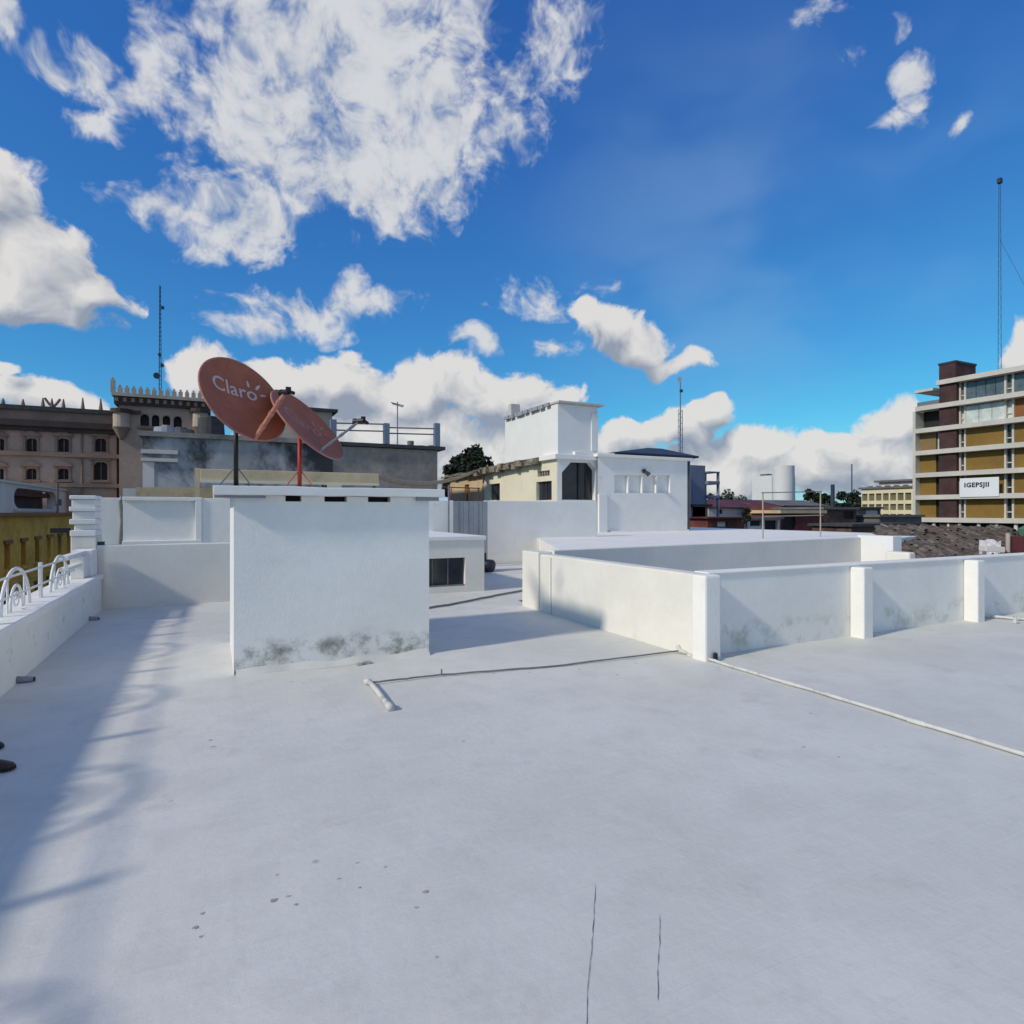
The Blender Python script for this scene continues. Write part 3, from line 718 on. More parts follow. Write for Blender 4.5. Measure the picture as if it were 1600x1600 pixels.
# ================================================================== PIPES AND CABLES ON THE FLOOR
def sag_line(pts, wob, seed, n=14, z=.02, lift=None):
    rc = random.Random(seed); out = []
    for i in range(len(pts) - 1):
        a, b = Vector(pts[i]), Vector(pts[i + 1])
        for k in range(n):
            q = a.lerp(b, k / n); out.append(Vector((q.x + rc.uniform(-wob, wob), q.y + rc.uniform(-wob, wob), z + rc.uniform(0, wob * .4))))
    q = Vector(pts[-1]); out.append(Vector((q.x, q.y, z))); return out
pts = sag_line([on_z(1075, 1022), on_z(1120, 1036), on_z(1600, 1182), Vector((4.93, -.5, 0)), Vector((4.9, -6.5, 0))], .012, 3, 12, .013)
p = thing('floor_pipe', on_z(1118, 1036), 'long white plastic pipe along the floor from the wall corner to the right edge', 'pipe')
make('tube', MB().tube(pts, .016, 10), 'pipe', p, smooth=True)
for t in (8, 16, 21, 26): make('coupling', MB().tube([pts[t] - (pts[t + 1] - pts[t]) * .3, pts[t] + (pts[t + 1] - pts[t]) * .3], .0195, 10), 'pipe', p)
make('elbow', MB().tube([pts[0], pts[0] + Vector((-.02, .10, .005)), pts[0] + Vector((-.03, .14, .06))], .024, 10), 'pipe', p, smooth=True)
q = on_z(1118, 1032)
tag(make('pipe_stub', MB().cyl(q.x, q.y, 0, .075, .028, 12, r2=.024).cyl(q.x, q.y, .0751, .085, .019, 12), 'black', base=(q.x, q.y, 0)), 'small black pipe stub at the foot of the wall corner', 'pipe')
a, b = on_z(577, 1068), on_z(611, 1111)
p = thing('floor_pipe', a, 'short white plastic pipe on the floor in front of the tank room', 'pipe')
d_ = (b - a).normalized()
make('tube', MB().tube([a + Vector((0, 0, .02)), a.lerp(b, .4) + Vector((.004, 0, .022)), b - d_ * .10 + Vector((0, 0, .02))], .023, 10), 'pipe', p, smooth=True)
make('elbow', MB().tube([b - d_ * .12 + Vector((0, 0, .02)), b - d_ * .03 + Vector((0, 0, .026)), b + Vector((0.0, 0, .022))], .032, 12), 'pipe', p, smooth=True)
make('elbow', MB().tube([a + Vector((-.03, .03, .02)), a + d_ * .04 + Vector((0, 0, .022))], .028, 12), 'pipe', p, smooth=True)
pts = sag_line([on_z(580, 1068), on_z(690, 1056), on_z(860, 1043), on_z(1062, 1018)], .010, 8, 10, .010)
p = thing('floor_cable', on_z(690, 1056), 'thin grey cable lying from the short pipe to the wall corner', 'cable')
make('jacket', MB().tube(pts, .009, 6), 'cablejacket', p, smooth=True)
q = on_z(690, 1055); make('clip', MB().box(q.x - .006, q.x + .006, q.y - .006, q.y + .006, 0, .06), 'steel', p)
pts = sag_line([on_z(640, 955), on_z(700, 946), on_z(775, 931), on_z(850, 917)], .012, 9, 9, .010)
tag(make('floor_cable', MB().tube(pts, .019, 6), 'cablejacket', base=on_z(760, 933), smooth=True), 'far grey cable on the floor behind the tank room', 'cable')
q0 = on_z(1508, 966); 
pts = sag_line([q0, on_z(1545, 965), on_z(1590, 969), on_z(1640, 972)], .01, 10, 5, .022)
p = thing('floor_pipe', q0, 'short white pipe on the floor beside the rightmost visible pilaster', 'pipe')
make('tube', MB().tube(pts, .022, 8), 'pipe', p, smooth=True)
make('tee', MB().cyl(on_z(1586, 974).x, on_z(1586, 974).y, 0, .10, .026, 8), 'pipe', p)

# a pair of shoes just inside the left edge
def shoe(c, ang, m, label, L=.29):
    root = thing('shoe', (c.x, c.y, 0), label, 'shoe')
    ca, sa = math.cos(ang), math.sin(ang)
    secs = [(0, .032, .085), (.12, .036, .105), (.28, .036, .11), (.45, .037, .085), (.62, .044, .065), (.80, .046, .050), (.92, .036, .040), (1.0, .012, .028)]
    mb = MB(); so_ = MB(); K = 12
    for (t, hw, h) in secs:
        for j in range(K):
            a = math.pi * j / (K - 1); lx = -L + t * L; ly = hw * math.cos(a); z = .018 + (h - .018) * math.sin(a) ** .8 if 0 < j < K - 1 else .018
            mb.v.append((c.x + lx * ca - ly * sa, c.y + lx * sa + ly * ca, z))
    for i in range(len(secs) - 1):
        for j in range(K - 1): mb.f.append((i * K + j, i * K + j + 1, (i + 1) * K + j + 1, (i + 1) * K + j))
    mb.f.append(tuple(range(K))); mb.f.append(tuple((len(secs) - 1) * K + j for j in range(K)))
    make('upper', mb, m, root, smooth=True)
    out = [(-L + t * L, hw + .004) for t, hw, h in secs]; out += [(x, -y) for x, y in reversed(out)]
    make('sole', MB().prism([(c.x + x * ca - y * sa, c.y + x * sa + y * ca) for x, y in out], .0, .0178), 'sole', root)
shoe(on_z(23, 1201), R(-20), 'shoebrown', 'dark brown leather shoe toe at the left edge in shade')
shoe(on_z(5, 1168), R(-12), 'shoeblack', 'dark navy shoe toe at the left edge, behind the brown one')

# ================================================================== WHITE AND CREAM HOUSE BEHIND
def wall_box(p, fac, s0, s1, z0, z1, holes, m, deep=.25, back=6.0, name='wall', panes='dark'):
    mb = MB(); fac.sheet(mb, s0, s1, z0, z1, holes, deep); w = make(name, mb, m, p)
    return w
YH = 21.6; XH = 12.65
hz = on_y(870, 722, YH).z; HR = on_y(936, 722, YH).x
p = thing('cream_house', (XH + 2, YH + 4, 0), 'cream house with dark openings under the white tank tower', 'house')
fv = Facade('v', YH); fu = Facade('u', XH)
xr = on_y(938, 700, YH).x
ho = (on_y(878, 760, YH).x, on_y(931, 760, YH).x, on_y(900, 781, YH).z, on_y(900, 722, YH).z)
mb = MB(); fv.sheet(mb, XH, HR, 0, hz + .12, [ho], .3); make('front_wall', mb, 'white', p)
# chamfered head of the big opening
for a, b in ((ho[0], .45), (ho[1], -.30)):
    make('chamfer', MB().extrude([(a, YH + .002, ho[3]), (a + b, YH + .002, ho[3]), (a, YH + .002, ho[3] - abs(b) * 1.0)], (0, .28, 0)), 'white', p)
wn = make('dark_opening', MB().box(ho[0] - .05, ho[1] + .05, YH + .31, YH + .36, ho[2] - .05, ho[3] + .05), 'glassdark', p)
make('glazing_bar', MB().box(ho[0] + .95, ho[0] + 1.02, YH + .24, YH + .30, ho[2], ho[3]), 'capdark', wn)
ye = on_x(757, 760, XH).y
hs = []
for (a, b, t, bt) in ((838, 862, 751, 781), (764, 781, 755, 781)):
    y1, y0 = on_x(a, 760, XH).y, on_x(b, 760, XH).y; hs.append((y0, y1, on_x(b, bt, XH).z, on_x(b, t, XH).z))
y1, y0 = on_x(840, 740, XH).y, on_x(859, 740, XH).y; vent = (y0, y1, on_x(859, 743, XH).z, on_x(859, 734.5, XH).z)
mb = MB(); fu.sheet(mb, YH, ye, 0, hz + .12, hs + [vent], .22); make('side_wall', mb, 'beigelite', p)
for h in hs:
    wn = make('window', MB().box(XH + .15, XH + .16, h[0], h[1], h[2], h[3]), 'glassdark', p)
    make('window_bar', MB().box(XH + .11, XH + .149, (h[0] + h[1]) / 2 - .025, (h[0] + h[1]) / 2 + .025, h[2], h[3]), 'capdark', wn)
v_ = make('vent', MB().box(XH + .18, XH + .20, vent[0], vent[1], vent[2], vent[3]), 'eaves', p)
for i in range(5):
    yy = vent[0] + (vent[1] - vent[0]) * (i + .5) / 5
    make('vent_slat', MB().box(XH + .06, XH + .179, yy - .05, yy + .05, vent[2], vent[3]), 'eaves', v_)
make('body', MB().box(XH + .40, 16.4, YH + .40, ye, GZ, hz + .1), 'beigelite', p)
make('lower_body', MB().box(XH + .001, 16.49, YH + .002, ye, GZ, -.002), 'beigelite', p)
# ragged worn eaves on the sunny side
re = random.Random(11)
yy = YH + 1.3
while yy < ye + .6:
    d_ = re.uniform(.25, .5); z0 = hz + .02 + re.uniform(-.05, .05) - .02 * (yy - YH)
    make('eaves_tile', MB().box(XH - re.uniform(.28, .45), XH + .5, yy, yy + d_ - .02, z0, z0 + re.uniform(.16, .34)), 'eaves', p)
    yy += d_
make('roof_edge', MB().box(XH - .18, 16.55, YH - .14, YH + 1.25, hz + .121, hz + .33), 'white', p, bevel=.02)
make('roof', MB().box(XH - .05, 16.6, YH + 1.26, ye + .6, hz + .121, hz + .28), 'eaves', p)
tz0 = hz + .33; ttop = on_y(868, 629, YH).z
ytb = on_x(789, 660, XH + .05).y; xtr = on_y(934, 660, YH).x
t = make('tank_tower', MB().box(XH + .05, xtr, YH + .05, ytb, tz0, ttop), 'white_clean', p, bevel=.02)
make('tower_roof', MB().box(XH - .0, xtr + .25, YH - .12, ytb + .05, ttop + .001, ttop + .09), 'slabwhite', t, bevel=.01)
for k in range(9):
    yk = YH + .6 + k * (ytb - YH - .8) / 9
    make('tower_roof_lip', MB().box(XH - .10, XH - .001, yk, yk + .30 + .1 * (k % 3), ttop - .05 - .02 * (k % 2), ttop + .10), 'silogrey', t)
make('tower_pipe', MB().cyl(xtr + .06, YH + .2, tz0, ttop, .05, 10), 'white', t)
make('tower_corner', MB().box(xtr - .30, xtr + .01, YH + .0, YH + .049, tz0 + .2, ttop - .3), 'white_clean', t)
make('roof_box', MB().box(XH + .2, XH + .7, ytb - .35, ytb - .05, ttop + .10, ttop + .75), 'slabwhite', t, bevel=.03)
make('step_slab', MB().box(xtr - 1.2, xtr + .8, YH - .10, YH + .8, tz0 + .001, tz0 + .14), 'white', p, bevel=.015)

# plain white annexe with four niches
YA = 21.38
p = thing('white_annexe', (16, 21, NR), 'white cubic annexe with four recessed niches and a wall lamp', 'house')
ax0, ax1 = on_y(934, 800, YA).x, on_y(1074, 800, YA).x
az1 = on_y(1000, 717, YA).z
nich = []
for a, b in ((960, 981), (983, 1003), (1005, 1025), (1027, 1047)):
    nich.append((on_y(a, 0, YA).x, on_y(b, 0, YA).x, on_y(a, 770, YA).z, on_y(a, 742, YA).z))
fa_ = Facade('v', YA)
mb = MB(); fa_.sheet(mb, ax0, ax1, NR - .3, az1, nich, .16); make('front_wall', mb, 'white', p)
for nq in nich: make('niche_back', MB().box(nq[0] - .01, nq[1] + .01, YA + .155, YA + .17, nq[2] - .01, nq[3] + .01), 'white', p)
make('body', MB().box(ax0 + .001, ax1 - .001, YA + .18, YA + .215, NR - .3, az1).box(16.6, ax1 - .001, YA + .216, YA + 5.5, NR - .3, az1 - .002), 'white', p)
make('cornice', MB().box(ax0 - .12, ax1 + .22, YA - .15, YA + .5, az1 + .001, az1 + .13), 'white', p, bevel=.02)
make('corner_pilaster', MB().box(ax0 - .02, ax0 + .42, YA - .12, YA - .001, NR - .3, on_y(940, 772, YA).z), 'white_clean', p, bevel=.02)
make('base_ledge', MB().box(ax0 + .6, ax1 + .02, YA - .10, YA - .001, NR - .02, NR + .06), 'white', p)
make('drain_pipe', MB().cyl(ax1 + .10, YA + .05, NR, az1, .07, 10), 'capdark', p)
q = on_y(1005, 736, YA)
l = make('wall_lamp', MB().tube([(q.x, YA - .001, q.z), (q.x, YA - .10, q.z)], .09, 12).tube([(q.x + .03, YA - .10, q.z - .02), (q.x + .16, YA - .22, q.z - .18)], .06, 10, r2=.11), 'lampdark', p)

# beige house further back with sloping roof
YC = ye + .65
p = thing('beige_house', (XH, YC + 2, 0), 'beige house with a low sloping roof and brown doorway', 'house')
fb = Facade('u', XH + .3); yce = on_x(703, 760, XH + .3).y
dh = (on_x(733, 760, XH + .3).y, on_x(726, 760, XH + .3).y, .2, on_x(730, 757, XH + .3).z)
dh = (min(dh[0], dh[1]), max(dh[0], dh[1]), dh[2], dh[3])
zb = on_x(740, 743, XH + .3).z
mb = MB(); fb.sheet(mb, YC, yce, 0, zb, [dh], .2); make('side_wall', mb, 'beige', p)
make('body', MB().box(XH + .55, 17, YC, yce, GZ, zb - .01).box(XH + .302, 17, YC + .002, yce - .002, GZ, -.005), 'beige', p)
make('front_wall', MB().box(XH + .301, 17, YC - .003, YC, 0, zb), 'beige', p)
make('door', MB().box(XH + .42, XH + .46, dh[0], dh[1], dh[2], dh[3]), 'orangebrown', p)
n_ = 9
for i in range(n_):
    y0 = YC - .4 + (yce - YC + .8) * i / n_; y1 = YC - .4 + (yce - YC + .8) * (i + 1) / n_ - .03
    zz = zb + .02 + re.uniform(-.04, .06)
    make('roof_sheet', MB().extrude([(XH - .15, y0, zz), (XH - .15, y1, zz), (XH - .15, y1, zz + .12), (XH - .15, y0, zz + .12)], (4.6, 0, .7)), 'eaves', p)

# sagging hose from the beige canopy to the house
YW = 17.2
aw0, aw1 = on_y(314, 740, YW), on_y(591, 740, YW)
pA, pB = Vector((aw1.x, YW + .1, on_y(591, 744, YW).z)), Vector((XH - .2, YC - .3, zb + .15))
hp = []
for i in range(25):
    t = i / 24; q = pA.lerp(pB, t); q.z -= .50 * 4 * t * (1 - t) * (1 - .55 * t); hp.append(q)
tag(make('hanging_hose', MB().tube(hp, .075, 8), 'rope', base=pA, smooth=True), 'thick tan hose sagging between the beige canopy and the house', 'hose')

# ================================================================== CANOPY AND MOULDY BUILDING BEHIND THE DISHES
p = thing('metal_canopy', (aw0.x + 2, YW + 1.5, 0), 'beige sheet metal canopy behind the tank room', 'canopy')
z1, z0 = on_y(450, 731, YW).z, on_y(450, 754, YW).z
n_ = 14
for i in range(n_):
    x0 = aw0.x + (aw1.x - aw0.x) * i / n_; x1 = aw0.x + (aw1.x - aw0.x) * (i + 1) / n_ - .012
    make('sheet', MB().extrude([(x0, YW, z0 + .10), (x1, YW, z0 + .10), (x1, YW, z0 + .16), (x0, YW, z0 + .16)], (0, 2.6, .26)), 'eaves', p)
make('fascia', MB().box(aw0.x - .02, aw1.x, YW - .08, YW - .002, z0 - .02, z0 + .30), 'awning', p, bevel=.012)
make('fascia_lip', MB().box(aw0.x - .02, aw1.x, YW - .12, YW - .081, z0 - .045, z0 + .02), 'beigelite', p)
make('end_post', MB().box(aw0.x - .14, aw0.x - .03, YW - .05, YW + .1, -.05, z0 + .32), 'awning', p)
for px in (390, 505, 585): make('post', MB().cyl(on_y(px, 0, YW + .3).x, YW + .3, -.05, z0 + .15, .05, 8), 'steel', p)
make('gutter_bracket', MB().box(on_y(510, 0, YW).x, on_y(532, 0, YW).x, YW - .16, YW - .121, z0 - .20, z0 - .03), 'beigelite', p)
w = make('beige_wall', MB().box(on_y(212, 0, 19).x, on_y(352, 0, 19).x, 19.0, 19.3, -.05, on_y(280, 762, 19).z), 'awning', base=(-2, 19, 0))
tag(w, 'dirty beige wall left of the metal canopy', 'wall')
w = make('white_step_wall', MB().box(on_y(192, 0, 20).x, on_y(219, 0, 20).x, 20, 20.4, -.05, on_y(205, 763, 20).z), 'houseW', base=(-3, 20, 0))
tag(w, 'small pale wall top at the foot of the brown palace', 'wall')

YM = 28.0
p = thing('mouldy_building', (3, YM + 4, GZ), 'grey building with black mould stains and posts on its roof edge', 'building')
mx0, mx1, mx2 = on_y(223, 0, YM).x, on_y(520, 0, YM).x, on_y(684, 0, YM).x
mz = on_y(450, 692, YM).z; mzl = on_y(280, 690, YM).z
make('wall', MB().box(mx0, mx1, YM, YM + 9, GZ, mz), 'moss', p)
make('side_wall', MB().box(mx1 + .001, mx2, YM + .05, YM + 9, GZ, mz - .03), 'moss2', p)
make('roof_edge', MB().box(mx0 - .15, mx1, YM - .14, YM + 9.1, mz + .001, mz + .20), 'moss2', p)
make('roof_edge', MB().box(mx1 + .001, mx2 + .35, YM - .12, YM + 9.1, mz + .0, mz + .16), 'capdark', p)
for zq, hq in ((on_y(250, 703, YM).z, .16), (on_y(250, 716, YM).z, .14)):
    make('string_course', MB().box(mx0 - .06, on_y(278, 0, YM).x, YM - .10, YM - .001, zq - hq, zq), 'houseW', p)
make('pale_patch', MB().box(mx0, on_y(241, 0, YM).x, YM - .02, YM - .001, GZ, on_y(240, 722, YM).z), 'greywhite', p)
for px in (521, 604, 683):
    x = on_y(px, 0, YM + .1).x; make('post', MB().box(x - .13, x + .13, YM + .02, YM + .28, mz + .161, on_y(px, 655 if px < 530 else 661, YM).z), 'bluegrey', p)
for (a, b, zz) in ((521, 604, 661), (604, 683, 668), (521, 604, 672), (604, 683, 677)):
    make('wire', MB().tube([on_y(a, zz, YM + .15), on_y((a + b) / 2, zz + 1, YM + .15), on_y(b, zz + 2, YM + .15)], .035, 5), 'steel', p)
w = thing('roof_room', (on_y(500, 0, 31).x, 31, mz), 'small tan rooftop room with a dark flat roof behind the dishes', 'room')
rx0, rx1 = on_y(430, 0, 31).x, on_y(519, 0, 31).x; rz = on_y(500, 643, 31).z
make('wall', MB().box(rx0, rx1, 31, 34, mz, rz), 'beige' if False else 'palacelite', w)
make('roof', MB().box(rx0 - .1, rx1 + .25, 30.8, 34.2, rz + .001, rz + .14), 'capdark', w)
# things on that roof
p = thing('tv_antenna', (on_y(621, 0, 30).x, 30, mz + .1), 'thin television antenna on the mouldy building roof', 'antenna')
x = on_y(621, 0, 30).x
make('mast', MB().cyl(x, 30, mz + .1, on_y(621, 628, 30).z, .03, 6), 'steel', p)
for k, zz in enumerate((629, 631)):
    make('element', MB().tube([on_y(611 + k * 2, zz, 30), on_y(631 - k, zz + 5, 30)], .025, 5), 'steel', p)
for i in range(3):
    px = 642 + i * 15 + re.uniform(-2, 2); q = on_y(px, 0, 29.5); h = re.uniform(.15, .42)
    tag(make('roof_bucket', MB().cyl(q.x, 29.5, mz + .05, mz + .16 + h, .14, 10, r2=.17), 'steel', base=(q.x, 29.5, mz + .05)), ('leftmost', 'middle', 'rightmost')[i] + ' small grey bucket on the mouldy building roof', 'bucket', 'buckets on the mouldy building roof')
q = on_y(268, 0, YM + 1)
for k, (px, hh, mm) in enumerate(((262, .35, 'silogrey'), (283, .30, 'greyroof'), (330, .85, 'capdark'))):
    q = on_y(px, 0, YM + 1.5); 
    o = thing('roof_tank', (q.x, YM + 1.5, mz), ('pale grey low tank on the mouldy roof by the palace tower', 'grey low tank on the mouldy roof', 'dark round tank on the mouldy roof just left of the dish')[k], 'tank')
    make('tank', MB().cyl(q.x, YM + 1.5, mz + .2, mz + .2 + hh, .55, 16, r2=.5), mm, o, smooth=False)
    make('lid', MB().cyl(q.x, YM + 1.5, mz + .2 + hh + .001, mz + .3 + hh, .22, 12), mm, o)

# ================================================================== TREES
def tree(name, base, h, rx, rz, n, leaf, m, label, seed, group=None, trunk_r=.2, cat='tree'):
    rt = random.Random(seed); o = thing(name, base, label, cat, group)
    b = Vector(base); top = b + Vector((rt.uniform(-.2, .2), 0, h))
    cc = b + Vector((0, 0, h - rz * .8))
    mb = MB().tube([b, b.lerp(cc, .5) + Vector((.1, 0, 0)), cc], trunk_r, 8, r2=trunk_r * .5)
    clumps = []
    for i in range(max(9, n // 260)):
        a = rt.uniform(0, 2 * math.pi); q = rt.uniform(.2, 1) ** .6; e = rt.uniform(-.55, 1)
        s = math.sqrt(max(0, 1 - e * e * .8))
        c = cc + Vector((rx * q * s * math.cos(a), rx * q * s * math.sin(a), rz * e * .85))
        clumps.append((c, rt.uniform(.28, .5) * min(rx, rz)))
        mb.tube([cc - Vector((0, 0, rz * .4)), cc.lerp(c, .6), c], trunk_r * .3, 5, r2=trunk_r * .08)
    make('trunk', mb, 'bark', o)
    cb = MB()
    for i in range(n):
        c, r = rt.choice(clumps)
        d = Vector((rt.gauss(0, 1), rt.gauss(0, 1), rt.gauss(0, 1))).normalized() * r * rt.random() ** .4
        p_ = c + d; t1 = Vector((rt.gauss(0, 1), rt.gauss(0, 1), rt.gauss(0, .7))).normalized(); t2 = t1.cross(Vector((rt.gauss(0, 1), rt.gauss(0, 1), rt.gauss(0, 1)))).normalized()
        s = leaf * rt.uniform(.6, 1.4)
        cb.quad(p_ - t1 * s, p_ + t2 * s * .5, p_ + t1 * s, p_ - t2 * s * .5)
    make('crown', cb, m, o)
    return o
b = at_d(735, 800, 44); tree('broadleaf_tree', (b.x, b.y, GZ), H - GZ + 4.25, 1.55, 2.4, 5200, .17, 'leaf', 'dark dense tree behind the beige house', 21)
b = at_d(704, 800, 42); tree('broadleaf_tree', (b.x, b.y, GZ), H - GZ + 2.9, 1.0, 1.7, 2600, .16, 'leaf', 'smaller dark tree against the mouldy building', 22)
for i, (px, py, d, rx, nm) in enumerate(((1268, 769, 130, 1.6, 'slim far tree right of the silo'), (1293, 776, 150, 2.4, 'round far tree beside the dark chimney pole'), (1322, 773, 140, 3.2, 'wide far tree left of the yellow cream block'), (1340, 781, 145, 2.2, 'low far tree touching the yellow cream block'), (1140, 772, 190, 4.5, 'pale far tree behind the maroon roof'), (1115, 777, 170, 3.0, 'pale far tree beside the blue grey house'))):
    b = at_d(px, py, d); tree('far_tree', (b.x, b.y, GZ), b.z - GZ, rx, rx * .9 if i else 2.4, 1500, .38, 'leaf' if i < 3 else 'leaf2', nm, 30 + i, 'far trees on the skyline', .3)

# ================================================================== BROWN PALACE (left)
YP = 95.0
p = thing('stone_palace', (-20, YP + 8, GZ), 'brown stone palace with pedimented windows and a battlemented tower', 'palace')
def py_(px, py): return on_y(px, py, YP)
px0 = py_(-160, 0).x; pxt0 = py_(182, 0).x; pxt1 = py_(322, 0).x
zc = py_(80, 668).z; zr = py_(80, 644).z
wins = []
for px in (-108, -55, -2, 49, 99, 157):
    for (t, bt, hw) in ((685, 706, 9), (732, 749, 8.5)):
        if px == 157 and t == 732: t, bt, hw = 722, 750, 11
        c = py_(px, 0).x; e = (py_(px + hw, 0).x - py_(px - hw, 0).x) / 2
        wins.append((c - e, c + e, py_(px, bt).z, py_(px, t).z))
fp = Facade('v', YP)
mb = MB(); fp.sheet(mb, px0, pxt0, GZ, zr, wins, .7); make('wall', mb, 'palace', p)
make('body', MB().box(px0, pxt0, YP + .75, YP + 20, GZ, zr - .01), 'palace', p)
for (a, b, c, d) in wins:
    wn = make('window', MB().box(a, b, YP + .60, YP + .66, c, d), 'dark', p)
    wide = b - a
    make('jamb', MB().box(a - .25, a - .001, YP - .18, YP - .002, c - .1, d + .249), 'palacetrim', wn); make('jamb', MB().box(b + .001, b + .25, YP - .18, YP - .002, c - .1, d + .249), 'palacetrim', wn)
    make('pediment', MB().extrude([(a - .5, YP - .35, d + .25), (b + .5, YP - .35, d + .25), (b + .3, YP - .35, d + .5), ((a + b) / 2 + .18, YP - .35, d + .62 + wide * .25), ((a + b) / 2 - .18, YP - .35, d + .62 + wide * .25), (a - .3, YP - .35, d + .5)], (0, .34, 0)), 'palacetrim', wn)
    make('sill', MB().box(a - .4, b + .4, YP - .35, YP - .002, c - .35, c - .101), 'palacetrim', wn)
    make('mullion', MB().box((a + b) / 2 - .05, (a + b) / 2 + .05, YP + .45, YP + .59, c, d), 'palacetrim', wn)
    for sg, xx in ((1, a), (-1, b)):
        make('arch_spandrel', MB().extrude([(xx, YP + .1, d), (xx + sg * wide * .30, YP + .1, d), (xx + sg * wide * .1, YP + .1, d - wide * .12), (xx, YP + .1, d - wide * .32)], (0, .4, 0)), 'palace', wn)
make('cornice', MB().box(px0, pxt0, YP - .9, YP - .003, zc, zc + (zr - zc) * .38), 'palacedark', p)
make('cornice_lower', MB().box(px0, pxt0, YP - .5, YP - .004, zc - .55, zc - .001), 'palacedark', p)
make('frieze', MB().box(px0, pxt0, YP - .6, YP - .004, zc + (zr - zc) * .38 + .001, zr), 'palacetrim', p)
zs = py_(80, 710).z
make('string_course', MB().box(px0, py_(190, 0).x, YP - .45, YP - .004, zs - .28, zs + .25), 'palacetrim', p)
zs = py_(80, 757).z
make('string_course', MB().box(px0, py_(190, 0).x, YP - .45, YP - .004, zs - .3, zs + .2), 'palacetrim', p)
make('drain_pipe', MB().cyl(py_(128, 0).x, YP - .12, GZ, zc - .6, .12, 8), 'palacetrim', p)
make('parapet', MB().box(px0, pxt0, YP - 1.0, YP + .3, zr + .001, zr + .55), 'capdark', p)
for i, px in enumerate((-105, -76, -48, -18, 6, 37, 68, 82, 100, 130, 158)):
    x = py_(px, 0).x; h = py_(px, 622 + (i % 3)).z - zr
    make('finial', MB().tube([(x, YP - .3, zr + .5), (x, YP - .3, zr + .5 + h * .35), (x, YP - .3, zr + h)], .26, 8, r2=.06), 'palacetrim', p)
# scrolled crest between the finials
x = py_(83, 0).x
make('crest', MB().tube([(x - .8, YP - .3, zr + 1.7), (x - .5, YP - .3, zr + 1.2), (x, YP - .3, zr + .5)], .16, 6).tube([(x + .8, YP - .3, zr + 1.7), (x + .5, YP - .3, zr + 1.2), (x, YP - .3, zr + .5)], .16, 6), 'palacetrim', p)
# tower
YT = YP - 2.0; ft = Facade('v', YT)
def pt(px, py): return on_y(px, py, YT)
tx0, tx1 = pt(186, 0).x, pt(319, 0).x; tz1 = pt(250, 636).z
arc = []
for a, b in ((219, 233), (237, 249), (254, 266), (271, 284)): arc.append((pt(a, 0).x, pt(b, 0).x, pt(240, 666).z, pt(240, 648).z))
mb = MB(); ft.sheet(mb, tx0, tx1, GZ, tz1, arc, .8)
tw = make('tower', mb, 'palace', p)
make('tower_body', MB().box(tx0 + .001, tx1 - .001, YT + .9, YT + 12, GZ, tz1).quad((tx0, YT, GZ), (tx0, YT + .91, GZ), (tx0, YT + .91, tz1), (tx0, YT, tz1)).quad((tx1, YT, GZ), (tx1, YT + .91, GZ), (tx1, YT + .91, tz1), (tx1, YT, tz1)), 'palace', tw)
for (a, b, c, d) in arc:
    make('arched_window', MB().box(a, b, YT + .7, YT + .75, c, d), 'dark', tw)
    for sg, xx in ((1, a), (-1, b)):
        wv = (b - a); make('arch_spandrel', MB().extrude([(xx, YT + .05, d)] + [(xx + sg * wv * .5 * (1 - math.cos(t)), YT + .05, d - wv * .55 * (1 - math.sin(t))) for t in (math.pi / 2, 1.1, .7, .35, 0)], (0, .6, 0)), 'palace', tw)
    make('column', MB().cyl(a - .14, YT + .12, c, d - .2, .11, 8), 'palacelite', tw)
make('balcony', MB().box(pt(216, 0).x, pt(288, 0).x, YT - .5, YT - .002, pt(240, 671).z, pt(240, 667).z), 'palacetrim', tw)
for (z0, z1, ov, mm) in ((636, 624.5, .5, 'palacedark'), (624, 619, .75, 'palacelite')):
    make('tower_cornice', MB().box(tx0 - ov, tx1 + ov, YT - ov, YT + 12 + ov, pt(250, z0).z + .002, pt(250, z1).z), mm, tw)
for i in range(12):
    x = tx0 - .5 + (tx1 - tx0 + 1.0) * i / 12
    make('corbel', MB().box(x + .1, x + .5, YT - .62, YT - .52, pt(250, 632).z, pt(250, 626).z), 'palacetrim', tw)
mt0, mt1 = pt(250, 618.9).z, pt(250, 611).z
nm = 15
for i in range(nm):
    x = tx0 - .6 + (tx1 - tx0 + .85) * i / (nm - 1)
    hh = mt1 + (.9 if i == 0 else 0)
    make('merlon', MB().box(x - .24, x + .24, YT - .7, YT - .2, mt0, hh).box(x - .12, x + .12, YT - .6, YT - .3, hh + .001, hh + .3), 'palacelite', tw)
for px in (190, 313):    # round corner turrets on corbels
    c = pt(px, 0).x
    tz = pt(px, 641).z; tb = pt(px, 668).z
    tt = make('corner_turret', MB().cyl(c, YT - .1, tb, tz - .4, .95, 16), 'palacelite', tw)
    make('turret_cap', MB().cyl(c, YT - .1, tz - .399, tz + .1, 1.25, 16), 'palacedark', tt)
    make('turret_corbel', MB().cyl(c, YT - .1, tb - 1.5, tb - .001, .25, 16, r2=1.05), 'palacetrim', tt)
make('turret_capital', MB().box(tx0 + .8, tx0 + 2.4, YT - .4, YT - .002, pt(200, 646).z, pt(200, 641).z), 'palacedark', tw)
